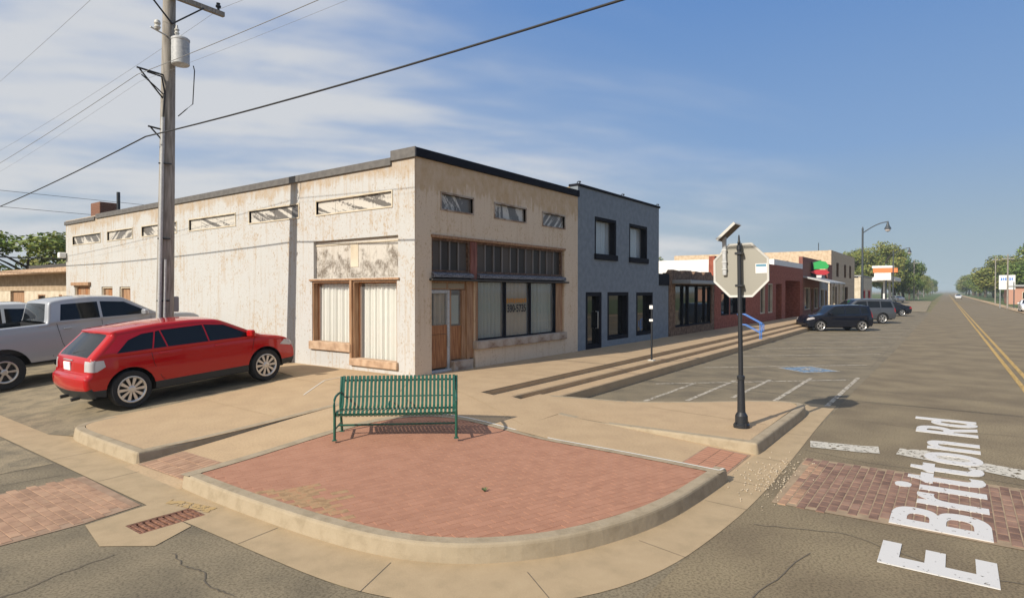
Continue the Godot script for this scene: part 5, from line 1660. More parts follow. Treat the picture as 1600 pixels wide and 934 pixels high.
func make_stop_sign():
	var at := Vector2(10.45, -2.9)
	var s := thing("stop_sign", "back of an octagonal sign with solar panel on a black post", "sign", Vector3(at.x, up(at.x, at.y), at.y))
	s.rotation = Vector3(-0.018, 0, 0)
	var p := MB.new()
	p.lathe([Vector2(0.000, 0.001), Vector2(0.133, 0.001), Vector2(0.133, 0.05), Vector2(0.105, 0.07), Vector2(0.101, 0.20), Vector2(0.078, 0.24), Vector2(0.066, 0.26), Vector2(0.053, 0.80), Vector2(0.064, 0.81), Vector2(0.064, 0.86), Vector2(0.039, 0.88), Vector2(0.033, 2.97), Vector2(0.041, 2.98), Vector2(0.041, 3.05), Vector2(0.023, 3.07), Vector2(0.027, 3.10), Vector2(0.017, 3.14), Vector2(0.011, 3.22), Vector2(0.000, 3.24)], 14)
	part("post", p, M.iron, s)
	var bolt := MB.new()
	for k in 4: bolt.lathe([Vector2(0.02, 0.0), Vector2(0.02, 0.09), Vector2(0.0, 0.095)], 6, Transform3D(Basis(), Vector3(0.118 * cos(k * PI / 2 + 0.7), 0.0, 0.118 * sin(k * PI / 2 + 0.7))))
	part("anchor_bolts", bolt, M.iron, s)
	var oc := PackedVector2Array()
	var inner := PackedVector2Array()
	for k in 8:
		var a := PI / 8 + k * PI / 4
		oc.append(Vector2(cos(a), sin(a)) * 0.4925)
		inner.append(Vector2(cos(a), sin(a)) * 0.455)
	# local x of the plate runs along z, its face looks along -x
	var t := Transform3D(Basis(Vector3(0, 0, 1), Vector3.UP, Vector3(-1, 0, 0)), Vector3(0.085, 2.64, 0.0))
	var b := MB.new()
	b.prism(oc, 0.006, t)
	var plate := part("plate", b, M.sign_back, s)
	var red := MB.new()
	red.prism(oc, 0.001, t.translated(Vector3(0.003, 0, 0)))
	part("face", red, M.red_sign, plate)
	var rim := MB.new()
	for k in 8:
		var j := (k + 1) % 8
		rim.quadn(t * Vector3(oc[k].x, oc[k].y, 0.020), t * Vector3(oc[j].x, oc[j].y, 0.020), t * Vector3(inner[j].x, inner[j].y, 0.014), t * Vector3(inner[k].x, inner[k].y, 0.014), Vector3(-1, 0, 0))
		rim.quadn(t * Vector3(oc[k].x, oc[k].y, 0.020), t * Vector3(oc[j].x, oc[j].y, 0.020), t * Vector3(oc[j].x, oc[j].y, -0.004), t * Vector3(oc[k].x, oc[k].y, -0.004), t.basis * Vector3(oc[k].x + oc[j].x, oc[k].y + oc[j].y, 0))
		rim.quadn(t * Vector3(inner[k].x, inner[k].y, 0.014), t * Vector3(inner[j].x, inner[j].y, 0.014), t * Vector3(inner[j].x, inner[j].y, 0.006), t * Vector3(inner[k].x, inner[k].y, 0.006), t.basis * -Vector3(inner[k].x + inner[j].x, inner[k].y + inner[j].y, 0))
	part("rim", rim, M.sign_rim, plate)
	var stk := MB.new()
	stk.box(Vector3(0.074, 2.58, 0.24), Vector3(0.0788, 2.74, 0.42))
	part("sticker", stk, M.white_paint, plate)
	var stk2 := MB.new()
	stk2.box(Vector3(0.0725, 2.69, 0.25), Vector3(0.0738, 2.73, 0.41))
	part("sticker_print", stk2, M.blue_mark_plain, plate)
	var cl := MB.new()
	for y in [2.36, 2.9]: cl.cbox(Vector3(-0.06, y, -0.06), Vector3(0.08, y + 0.04, 0.06), 0.006)
	part("clamp", cl, M.iron, s)
	# battery tube and tilted solar panel
	var bt := MB.new()
	bt.cbox(Vector3(0.02, 2.56, -0.29), Vector3(0.075, 3.22, -0.225), 0.01)
	var mast := part("panel_mast", bt, M.zinc, s)
	var bn := MB.new()
	for y in [2.66, 2.78, 2.98]: bn.box(Vector3(0.012, y, -0.297), Vector3(0.076, y + 0.02, -0.218))
	part("band", bn, M.steel, mast)
	var so := MB.new()
	var bs := Basis(Vector3(1, 0, 0), -0.72)
	so.cbox(Vector3(-0.17, -0.018, -0.20), Vector3(0.17, 0.018, 0.18), 0.004, Transform3D(bs, Vector3(0.03, 3.30, -0.17)))
	var sp := part("solar_panel", so, M.panel_back, s)
	var se := MB.new()
	se.box(Vector3(-0.175, -0.022, -0.212), Vector3(0.175, 0.022, -0.2005), Transform3D(bs, Vector3(0.03, 3.30, -0.17)))
	se.box(Vector3(-0.175, -0.022, 0.1805), Vector3(0.175, 0.022, 0.19), Transform3D(bs, Vector3(0.03, 3.30, -0.17)))
	se.box(Vector3(-0.182, -0.022, -0.212), Vector3(-0.1705, 0.022, 0.19), Transform3D(bs, Vector3(0.03, 3.30, -0.17)))
	part("panel_rim", se, M.sign_rim, sp)

# ---------------------------------------------------------------- vehicles
# side outline with wheel arches, side surface bulged to width, top surface spanned between the two sides
func car(called: String, label: String, s: Dictionary, body: Material, at: Vector3, turn: float, pitch := 0.0, group := "") -> Node3D:
	var t := thing(called, label, s.get("category", "car"), at, turn, group)
	t.rotation = Vector3(0, turn, 0)
	t.basis = t.basis * Basis(Vector3(0, 0, 1), pitch)
	var raw: Array = s.prof
	var rawline := PackedVector2Array()
	for q in raw: rawline.append(Vector2(q[0], q[1]))
	var line := rawline.duplicate()
	for pass_n in 3:
		var o := PackedVector2Array([line[0]])
		for k in line.size() - 1:
			o.append(line[k].lerp(line[k + 1], 0.18)); o.append(line[k].lerp(line[k + 1], 0.82))
		o.append(line[line.size() - 1])
		line = o
	# each stretch keeps the tag of the drawn stretch it lies on
	var tags := []
	for k in line.size() - 1:
		var m := (line[k] + line[k + 1]) * 0.5
		var best := 0
		var bd := 1e9
		for j in rawline.size() - 1:
			var d := Geometry2D.get_closest_point_to_segment(m, rawline[j], rawline[j + 1]).distance_squared_to(m)
			if d < bd:
				bd = d; best = j
		tags.append(raw[best][2] if raw[best].size() > 2 else "")
	# closed outline: along the profile, then back under the car with the arches cut out
	var rad: float = s.get("round", 0.07)
	var outn := []
	var outline := PackedVector2Array()
	for k in line.size():
		var tt := (line[mini(k + 1, line.size() - 1)] - line[maxi(k - 1, 0)]).normalized()
		outn.append(Vector2(-tt.y, tt.x))
		outline.append(line[k] - outn[k] * rad)
	var sill: float = s.sill
	var wx: Array = [s.wheels[1], s.wheels[0]]
	for x in wx:
		var ra: float = s.arch
		var cy: float = s.wr
		var dx := sqrt(maxf(ra * ra - pow(cy - sill, 2), 0.01))
		var a0 := atan2(sill - cy, dx)
		for k in 15:
			var a: float = lerpf(a0, PI - a0, k / 14.0)
			outline.append(Vector2(x + ra * cos(a), cy + ra * sin(a)))
	var W: float = s.W
	var belt: float = s.belt
	var top: float = s.top
	var rw: float = s.roofw
	var x0: float = line[0].x
	var x1: float = line[line.size() - 1].x
	for p in line:
		x0 = minf(x0, p.x); x1 = maxf(x1, p.x)
	var width := func(p: Vector2) -> float:
		var w := W
		if p.y < belt: w *= 1.0 - 0.05 * pow(clampf((belt * 0.62 - p.y) / (belt * 0.5), -0.9, 1.0), 2)
		else: w *= 0.985 - (1.0 - rw) * pow((p.y - belt) / (top - belt), 1.15)
		var fx := clampf((p.x - (x1 - 0.95)) / 0.95, 0, 1)
		var bx := clampf(((x0 + 0.7) - p.x) / 0.7, 0, 1)
		w *= 1.0 - 0.16 * fx * fx - 0.10 * bx * bx
		return w
	var windows: Array = s.windows
	var clad: float = s.get("clad", -1.0)
	var cell: float = s.get("cell", 0.07)
	var cache := {}
	var wid := func(p: Vector2) -> float:
		var key := Vector2i(roundi(p.x * 1000), roundi(p.y * 1000))
		if not cache.has(key): cache[key] = width.call(p)
		return cache[key]
	var mbs := {"body": MB.new(), "clad": MB.new()}
	for k in windows.size() * 2: mbs["w%d" % k] = MB.new()
	var lo := outline[0]
	var hi := outline[0]
	for p in outline:
		lo = lo.min(p); hi = hi.max(p)
	var win := []
	for w in windows: win.append(V2(w))
	var extra: Array = s.get("lights", [])
	var lights := []
	for k in extra.size():
		lights.append(V2(extra[k][0])); mbs["l%d" % (k * 2)] = MB.new(); mbs["l%d" % (k * 2 + 1)] = MB.new()
	var emit := func(piece: PackedVector2Array, kind: String, num: int, sink: float):
		if piece.size() < 3: return
		var id := Geometry2D.triangulate_polygon(piece)
		var ws := []
		var ns := []
		for p in piece:
			var w: float = wid.call(p)
			ws.append(w - sink)
			ns.append(Vector3(-(wid.call(p + Vector2(0.02, 0)) - wid.call(p - Vector2(0.02, 0))) / 0.04, -(wid.call(p + Vector2(0, 0.02)) - wid.call(p - Vector2(0, 0.02))) / 0.04, 1).normalized())
		for side in [1.0, -1.0]:
			for q in range(0, id.size(), 3):
				var v := []
				var n := []
				for e in 3:
					var i := id[q + e]
					v.append(Vector3(piece[i].x, piece[i].y, ws[i] * side)); n.append(Vector3(ns[i].x, ns[i].y, ns[i].z * side))
				var key: String = kind if num < 0 else "%s%d" % [kind, num * 2 + (0 if side > 0 else 1)]
				mbs[key].tri_n(v[0], v[1], v[2], n[0], n[1], n[2])
	var xs := cuts(lo.x, hi.x, cell)
	var ys := cuts(lo.y, hi.y, cell)
	if clad > 0:
		ys.append(clad); ys.sort()
	for i in xs.size() - 1:
		for j in ys.size() - 1:
			var c := PackedVector2Array([Vector2(xs[i], ys[j]), Vector2(xs[i + 1], ys[j]), Vector2(xs[i + 1], ys[j + 1]), Vector2(xs[i], ys[j + 1])])
			if ys[j + 1] - ys[j] < 1e-4: continue
			for piece in Geometry2D.intersect_polygons(c, outline):
				var left := [piece]
				for set_k in [[win, "w"], [lights, "l"]]:
					for k in set_k[0].size():
						var nxt := []
						for q in left:
							for g in Geometry2D.intersect_polygons(q, set_k[0][k]): emit.call(g, set_k[1], k, 0.006 if set_k[1] == "w" else -0.004)
							for g in Geometry2D.clip_polygons(q, set_k[0][k]): nxt.append(g)
						left = nxt
				for q in left: emit.call(q, "clad" if clad > 0 and ys[j + 1] <= clad + 1e-3 else "body", -1, 0.0)
	# top surface
	var fr := [-1.0, -0.96, -0.88, -0.6, -0.3, 0.0, 0.3, 0.6, 0.88, 0.96, 1.0]
	var crown: float = s.get("crown", 0.035)
	var glass_f := MB.new()
	var glass_r := MB.new()
	var P := []
	for k in line.size():
		var w: float = wid.call(line[k]) - rad
		var no: Vector2 = outn[k]
		var row := []
		for q in fr:
			var g: Vector2 = line[k] + no * crown * (1.0 - q * q) * (1.6 if absf(no.x) > 0.8 else 1.0)
			row.append(Vector3(g.x, g.y, w * q))
		P.append(row)
	var N := []
	for k in P.size():
		var row := []
		for q in fr.size():
			var a: Vector3 = P[mini(k + 1, P.size() - 1)][q] - P[maxi(k - 1, 0)][q]
			var b: Vector3 = P[k][mini(q + 1, fr.size() - 1)] - P[k][maxi(q - 1, 0)]
			row.append(b.cross(a).normalized())
		N.append(row)
	for k in P.size() - 1:
		for q in fr.size() - 1:
			var key: String = tags[k]
			if key == "o": continue
			var target: MB = mbs["body"]
			var inner: bool = q >= 2 and q <= 7
			if key == "g" and inner: target = glass_f
			elif key == "r" and inner: target = glass_r
			elif clad > 0 and maxf(line[k].y, line[k + 1].y) < clad + 0.02: target = mbs["clad"]
			if q < 2 or q > 7:
				for z in lights.size():
					if Geometry2D.is_point_in_polygon((line[k] + line[k + 1]) * 0.5, lights[z]): target = mbs["l%d" % (z * 2 + (0 if q > 6 else 1))]
			target.tri_n(P[k][q], P[k + 1][q], P[k + 1][q + 1], N[k][q], N[k + 1][q], N[k + 1][q + 1])
			target.tri_n(P[k][q], P[k + 1][q + 1], P[k][q + 1], N[k][q], N[k + 1][q + 1], N[k][q + 1])
	# rounded shoulder between the top surface and the sides
	for k in line.size() - 1:
		for q in 4:
			for side in [1.0, -1.0]:
				var v := []
				var n := []
				for e in [[k, q], [k + 1, q], [k + 1, q + 1], [k, q + 1]]:
					var th := e[1] * PI / 8.0 as float
					var p: Vector2 = line[e[0]] - outn[e[0]] * rad * (1.0 - cos(th))
					v.append(Vector3(p.x, p.y, (wid.call(p) - rad * (1.0 - sin(th))) * side))
					n.append(Vector3(outn[e[0]].x * cos(th), outn[e[0]].y * cos(th), sin(th) * side).normalized())
				var target: MB = mbs["clad"] if clad > 0 and maxf(line[k].y, line[k + 1].y) < clad + 0.02 else mbs["body"]
				var pm := Vector2(v[0].x + v[2].x, v[0].y + v[2].y) * 0.5
				for z in lights.size():
					if Geometry2D.is_point_in_polygon(pm, lights[z]): target = mbs["l%d" % (z * 2 + (0 if side > 0 else 1))]
				target.tri_n(v[0], v[1], v[2], n[0], n[1], n[2]); target.tri_n(v[0], v[2], v[3], n[0], n[2], n[3])
	part("body", mbs["body"], body, t)
	if clad > 0: part("lower_cladding", mbs["clad"], M.plastic, t)
	for k in windows.size() * 2: part("side_window", mbs["w%d" % k], M.car_glass, t)
	for k in extra.size() * 2: part(extra[k / 2][1], mbs["l%d" % k], extra[k / 2][2], t)
	if not glass_f.v.is_empty(): part("windshield", glass_f, M.car_glass, t)
	if not glass_r.v.is_empty(): part("rear_window", glass_r, M.car_glass, t)
	# floor pan and inner wells
	var ub := MB.new()
	ub.box(Vector3(x0 + 0.2, sill - 0.06, -W * 0.68), Vector3(x1 - 0.25, sill + 0.45, W * 0.68))
	part("floor_pan", ub, M.dark, t)
	var wm := wheel_meshes(s.wr, s.get("rim", 0.24), s.get("spokes", 10))
	for x in s.wheels:
		for side in [-1.0, 1.0]:
			var w := part("wheel", wm[0], M.rubber, t, Vector3(x, s.wr, side * (W - 0.12)))
			w.name = w.name
			if side < 0: w.rotation.y = PI
			part("rim", wm[1], M.alloy, w)
			part("hub_well", wm[2], M.alloy_dark, w)
	for b in s.get("seams", []):
		var sms := [MB.new(), MB.new()]
		for k in b.size() / 2 - 1:
			var p := Vector2(b[k * 2], b[k * 2 + 1])
			var q := Vector2(b[k * 2 + 2], b[k * 2 + 3])
			var d := (q - p).normalized()
			var o := Vector2(-d.y, d.x) * 0.005
			for side in [1.0, -1.0]:
				var c := []
				for g in [p - o, q - o, q + o, p + o]: c.append(Vector3(g.x, g.y, (wid.call(g) + 0.0025) * side))
				sms[0 if side > 0 else 1].quadn(c[0], c[1], c[2], c[3], Vector3(0, 0, side))
		for sm in sms: part("door_seam", sm, M.dark, t)
	for h in s.get("handles", []):
		for side in [-1.0, 1.0]:
			var z: float = wid.call(Vector2(h[0], h[1])) * side
			var hb := MB.new()
			hb.cbox(Vector3(h[0] - 0.09, h[1] - 0.014, z - 0.02), Vector3(h[0] + 0.09, h[1] + 0.014, z + 0.03 * side if side > 0 else z + 0.02), 0.008, Transform3D(Basis(), Vector3(0, 0, 0.012 * side)))
			part("door_handle", hb, body, t)
	if s.has("mirror"):
		for side in [-1.0, 1.0]:
			var mb := MB.new()
			var z: float = (wid.call(s.mirror) + 0.12) * side
			mb.cbox(Vector3(s.mirror.x - 0.06, s.mirror.y - 0.02, z - 0.10), Vector3(s.mirror.x + 0.07, s.mirror.y + 0.14, z + 0.10), 0.035)
			part("mirror", mb, body, t)
	if s.has("plate"):
		var pb := MB.new()
		pb.cbox(Vector3(s.plate.x - 0.02, s.plate.y - 0.08, -0.16), Vector3(s.plate.x + 0.01, s.plate.y + 0.08, 0.16), 0.008)
		part("licence_plate", pb, M.white_paint, t)
	for q in s.get("tail", []):
		for side in [-1.0, 1.0]:
			var lb := MB.new()
			lb.cbox(Vector3(q[0], q[1], minf(q[2] * side, q[3] * side)), Vector3(q[0] + q[4], q[1] + q[5], maxf(q[2] * side, q[3] * side)), 0.02)
			part("rear_lamp", lb, M.lamp_red if q.size() < 7 else M.lamp_clear, t)
	return t

var wheel_cache := {}
func wheel_meshes(r: float, rim: float, spokes: int) -> Array:
	var key := "%f %f %d" % [r, rim, spokes]
	if wheel_cache.has(key): return wheel_cache[key]
	var w := 0.115
	var tr := Transform3D(Basis(Vector3.RIGHT, PI / 2), Vector3.ZERO)   # lathe axis to z
	var a := MB.new()
	a.lathe([Vector2(rim, -w), Vector2(r * 0.93, -w), Vector2(r * 0.985, -w * 0.82), Vector2(r, -w * 0.55), Vector2(r, w * 0.55), Vector2(r * 0.985, w * 0.82), Vector2(r * 0.94, w), Vector2(rim + 0.012, w * 0.96), Vector2(rim, w * 0.9)], 28, tr)
	var b := MB.new()
	b.lathe([Vector2(rim + 0.014, w * 0.97), Vector2(rim - 0.004, w * 0.99), Vector2(rim - 0.022, w * 0.86), Vector2(rim - 0.03, w * 0.3)], 28, tr)
	b.lathe([Vector2(0.075, w * 0.55), Vector2(0.07, w * 0.82), Vector2(0.045, w * 0.9), Vector2(0.0, w * 0.9)], 14, tr)
	for k in spokes:
		var ang := TAU * k / spokes
		var bs := Basis(Vector3(0, 0, 1), ang)
		b.prism(V2([0.05, -0.017, rim - 0.03, -0.030, rim - 0.012, -0.030, rim - 0.012, 0.030, rim - 0.03, 0.030, 0.05, 0.017]), 0.02, Transform3D(bs, Vector3(0, 0, w * 0.66)))
	var c := MB.new()
	c.lathe([Vector2(rim - 0.01, w * 0.15), Vector2(0.0, w * 0.15)], 20, tr)
	c.lathe([Vector2(0.0, -w * 0.6), Vector2(rim, -w * 0.6)], 20, tr)
	wheel_cache[key] = [fix_out(a, 0.0), b.commit(), c.commit()]
	return wheel_cache[key]
func fix_out(m: MB, _k: float) -> ArrayMesh: return m.commit()

func make_vehicles():
	var suv := {"category": "SUV", "W": 0.955, "belt": 1.06, "top": 1.575, "roofw": 0.78, "sill": 0.30, "wr": 0.365, "arch": 0.435, "wheels": [-1.41, 1.41], "rim": 0.245, "spokes": 10, "clad": 0.44, "cell": 0.06, "round": 0.09,
		"prof": [[-2.05, 0.28], [-2.13, 0.42], [-2.17, 0.50], [-2.17, 0.68], [-2.09, 0.74], [-2.07, 0.96, ""], [-2.03, 1.05, "r"], [-1.63, 1.43, ""], [-1.64, 1.485], [-1.50, 1.515], [-0.8, 1.57], [-0.1, 1.575], [0.40, 1.53, ""], [0.56, 1.485, "g"], [1.34, 1.085, ""], [1.50, 1.055], [1.95, 0.97], [2.18, 0.85], [2.26, 0.64], [2.27, 0.42], [2.18, 0.28]],
		"windows": [[-1.62, 1.09, -0.99, 1.095, -0.89, 1.415, -1.12, 1.40, -1.38, 1.31], [-0.965, 1.095, -0.71, 1.095, -0.79, 1.43, -0.865, 1.417], [-0.685, 1.095, 0.13, 1.09, 0.08, 1.445, -0.765, 1.432], [0.155, 1.09, 1.14, 1.08, 0.94, 1.205, 0.62, 1.385, 0.105, 1.445]],
		"lights": [[[-2.3, 0.81, -1.96, 0.79, -1.82, 0.87, -1.84, 0.99, -2.3, 1.00], "tail_lamp", M.lamp_clear], [[1.80, 0.80, 2.3, 0.70, 2.32, 0.80, 1.95, 0.90], "headlight", M.lamp_clear]],
		"seams": [[-0.98, 0.80, -0.85, 0.50, -0.80, 0.45], [-1.02, 1.11, -0.98, 0.80], [0.13, 1.11, 0.14, 0.45], [1.18, 1.09, 1.10, 0.80, 1.03, 0.45]],
		"handles": [[-0.78, 0.99], [0.34, 0.98]], "mirror": Vector2(1.02, 1.09), "plate": Vector2(-2.135, 0.88)}
	var rx := 6.46
	var rz := -13.75
	var sl := (lot(7.8, rz) - lot(4.98, rz)) / 2.82
	var red := car("red_crossover", "shiny red crossover SUV parked nose-in beside the concrete island", suv, paint(lin(0.42, 0.006, 0.007), 0.05), Vector3(rx, lot(rx, rz) + 0.004, rz), 0.0, atan(sl))
	var sp := MB.new()
	for z in [-0.2, 0.35]: sp.tube([Vector3(-2.10, 0.28, z), Vector3(-2.24, 0.27, z)], 0.035, 8)
	part("exhaust_tip", sp, M.alloy_dark, red)
	var wp := MB.new()
	wp.tube([Vector3(-2.02, 1.10, 0.0), Vector3(-1.93, 1.17, 0.36)], 0.012, 6)
	part("rear_wiper", wp, M.black, red)
	var step := MB.new()
	step.cbox(Vector3(-2.19, 0.685, -0.52), Vector3(-2.10, 0.705, 0.52), 0.008)
	part("bumper_step", step, M.plastic, red)
	var bg := MB.new()
	bg.cbox(Vector3(-2.135, 0.985, -0.22), Vector3(-2.095, 1.005, 0.22), 0.006)
	part("tailgate_trim", bg, M.alloy, red)
	var pk := {"category": "pickup", "W": 1.02, "belt": 1.42, "top": 2.04, "roofw": 0.82, "sill": 0.56, "wr": 0.42, "arch": 0.54, "wheels": [-1.85, 1.85], "rim": 0.25, "spokes": 6, "cell": 0.07, "round": 0.06,
		"prof": [[-2.86, 0.60], [-2.93, 0.66], [-2.93, 1.44, "o"], [-1.0, 1.46, "o"], [-0.93, 1.47, "r"], [-0.84, 1.93, ""], [-0.78, 1.99], [-0.5, 2.03], [0.1, 2.045], [0.70, 1.99, ""], [0.88, 1.94, "g"], [1.62, 1.47, ""], [1.8, 1.43], [2.6, 1.36], [2.86, 1.24], [2.93, 0.80], [2.85, 0.55]],
		"windows": [[-0.66, 1.50, 0.22, 1.485, 0.22, 1.90, -0.58, 1.90], [0.28, 1.485, 1.42, 1.465, 1.22, 1.62, 0.84, 1.84, 0.28, 1.90]],
		"seams": [[-0.88, 1.40, -0.88, 0.64], [-0.74, 1.44, -0.66, 0.95, -0.54, 0.62], [0.25, 1.46, 0.25, 0.62], [1.45, 1.42, 1.40, 0.62]],
		"handles": [[-0.52, 1.30], [0.44, 1.29]], "mirror": Vector2(1.25, 1.46)}
	var px := 6.22
	var pz := -19.0
	var psl := (lot(8.0, pz) - lot(4.4, pz)) / 3.7
	var tk := car("silver_pickup", "silver four-door pickup truck parked behind the red SUV", pk, paint(lin(0.40, 0.41, 0.43), 0.45), Vector3(px, lot(px, pz) + 0.004, pz), 0.0, atan(psl))
	var bed := MB.new()
	bed.box(Vector3(-2.88, 0.75, -0.90), Vector3(-0.92, 0.82, 0.90))
	bed.box(Vector3(-2.9, 0.82, -0.96), Vector3(-0.96, 1.42, -0.86)); bed.box(Vector3(-2.9, 0.82, 0.86), Vector3(-0.96, 1.42, 0.96))
	bed.box(Vector3(-2.91, 0.7, -0.86), Vector3(-2.85, 1.40, 0.86))
	bed.box(Vector3(-0.99, 0.82, -0.86), Vector3(-0.94, 1.45, 0.86))
	part("load_bed", bed, M.black, tk)
	for side in [-1.0, 1.0]:
		var rb := MB.new()
		rb.cbox(Vector3(-0.85, 0.42, side * 0.98 - 0.09), Vector3(1.2, 0.49, side * 0.98 + 0.09), 0.015)
		part("running_board", rb, M.plastic, tk)
	# a white wagon mostly hidden behind the pickup
	var big := {"category": "SUV", "W": 1.0, "belt": 1.15, "top": 1.89, "roofw": 0.82, "sill": 0.36, "wr": 0.39, "arch": 0.46, "wheels": [-1.47, 1.47], "rim": 0.26, "spokes": 6, "cell": 0.09, "round": 0.08,
		"prof": [[-2.45, 0.36], [-2.56, 0.5], [-2.58, 0.85], [-2.52, 1.12, "r"], [-2.32, 1.68, ""], [-2.30, 1.80], [-2.0, 1.86], [-0.8, 1.89], [0.2, 1.87, ""], [0.45, 1.80, "g"], [1.15, 1.24, ""], [1.35, 1.20], [2.2, 1.12], [2.5, 0.95], [2.58, 0.6], [2.5, 0.34]],
		"windows": [[-2.28, 1.22, -1.36, 1.22, -1.36, 1.70, -2.12, 1.68], [-1.28, 1.22, -0.36, 1.22, -0.36, 1.72, -1.28, 1.71], [-0.28, 1.22, 0.98, 1.20, 0.78, 1.40, 0.40, 1.68, -0.28, 1.72]],
		"lights": [[[-2.7, 0.9, -2.40, 0.9, -2.38, 1.2, -2.7, 1.2], "tail_lamp", M.lamp_red], [[2.1, 0.88, 2.7, 0.76, 2.7, 0.95, 2.3, 1.1], "headlight", M.lamp_clear]],
		"seams": [[-0.32, 1.2, -0.32, 0.42], [1.02, 1.2, 0.95, 0.42], [-1.32, 1.2, -1.25, 0.8]], "handles": [[-1.1, 1.05], [-0.1, 1.05]], "mirror": Vector2(0.85, 1.2)}
	car("white_wagon", "white large SUV parked beyond the silver pickup", big, paint(lin(0.62, 0.62, 0.60), 0.0), Vector3(5.7, lot(5.7, -23) + 0.005, -23.0), 0.0, 0.05)
	# angled cars by the steps: nose towards the shops
	var hatch := {"category": "hatchback", "W": 0.90, "belt": 1.02, "top": 1.61, "roofw": 0.84, "sill": 0.27, "wr": 0.33, "arch": 0.39, "wheels": [-1.30, 1.27], "rim": 0.235, "spokes": 5, "cell": 0.08, "round": 0.08,
		"prof": [[-1.95, 0.30], [-2.04, 0.45], [-2.06, 0.75], [-2.0, 1.02, "r"], [-1.84, 1.45, ""], [-1.86, 1.54], [-1.6, 1.585], [-0.6, 1.615], [0.25, 1.57, ""], [0.42, 1.53, "g"], [1.05, 1.06, ""], [1.2, 1.02], [1.75, 0.94], [1.98, 0.78], [2.06, 0.5], [2.0, 0.26]],
		"windows": [[-1.72, 1.12, -1.25, 1.08, -1.22, 1.46, -1.60, 1.44], [-1.15, 1.07, -0.28, 1.05, -0.28, 1.49, -1.12, 1.47], [-0.20, 1.05, 0.90, 1.02, 0.74, 1.16, 0.42, 1.42, -0.20, 1.49]],
		"lights": [[[-2.2, 0.85, -1.92, 0.85, -1.86, 1.3, -2.2, 1.3], "tail_lamp", M.lamp_red], [[1.62, 0.78, 2.1, 0.66, 2.1, 0.77, 1.72, 0.88], "headlight", M.lamp_clear]],
		"seams": [[-0.24, 1.05, -0.24, 0.32], [0.86, 1.02, 0.80, 0.32], [-1.2, 1.07, -1.1, 0.8, -0.9, 0.6]], "handles": [[-1.0, 0.90], [0.0, 0.90]], "mirror": Vector2(0.72, 1.02)}
	var sedan := {"category": "sedan", "W": 0.92, "belt": 0.95, "top": 1.45, "roofw": 0.76, "sill": 0.27, "wr": 0.335, "arch": 0.39, "wheels": [-1.38, 1.42], "rim": 0.235, "spokes": 5, "cell": 0.10, "round": 0.08,
		"prof": [[-2.3, 0.3], [-2.42, 0.5], [-2.42, 0.85], [-2.3, 1.0], [-1.75, 1.06, "r"], [-0.95, 1.40, ""], [-0.5, 1.45], [0.2, 1.43, "g"], [1.1, 1.0, ""], [2.0, 0.85], [2.38, 0.65], [2.4, 0.4], [2.3, 0.25]],
		"windows": [[-1.4, 1.03, -0.3, 1.0, -0.3, 1.36, -0.85, 1.33], [-0.22, 1.0, 0.85, 0.97, 0.2, 1.33, -0.22, 1.36]],
		"lights": [[[-2.6, 0.72, -2.1, 0.74, -2.15, 0.92, -2.6, 0.92], "tail_lamp", M.lamp_red]], "mirror": Vector2(0.6, 0.98)}
	var hd := atan2(0.8, -0.6)      # turns local +x to (-0.6, 0, -0.8)
	var wheel_mid := func(px_: float, pz_: float, back: float, W: float): return Vector3(px_ - 0.6 * back + 0.8 * W, 0.006, pz_ - 0.8 * back - 0.6 * W)
	car("dark_hatchback", "boxy black hatchback parked at an angle against the steps", hatch, paint(lin(0.006, 0.008, 0.016), 0.1), wheel_mid.call(42.85, -4.75, 1.28, 0.78), hd)
	car("grey_wagon", "dark grey large SUV parked at an angle past the black hatchback", big, paint(lin(0.085, 0.09, 0.10), 0.4), wheel_mid.call(53.9, -4.6, 1.46, 0.88), hd)
	car("dark_sedan", "black sedan parked at an angle past the dark grey SUV", sedan, paint(lin(0.007, 0.009, 0.016), 0.1), wheel_mid.call(71.5, -4.4, 1.4, 0.8), hd)
	car("white_sedan", "white sedan parked at the far right kerb", sedan, paint(lin(0.7, 0.7, 0.69), 0.0), Vector3(95.5, 0.02, 7.0), PI)
	car("oncoming_sedan", "tiny pale car driving far down the road", sedan, paint(lin(0.6, 0.6, 0.6), 0.0), Vector3(255, 0.02, 0.4), PI)
	car("station_sedan", "white car standing under the far canopy", sedan, paint(lin(0.65, 0.65, 0.64), 0.0), Vector3(166, 0.03, -11.5), 0.6)
	car("red_passing_sedan", "red sedan parked before the shop across the road", sedan, paint(lin(0.38, 0.02, 0.02), 0.1), Vector3(26.5, 0.01, 10.5), 0.2)

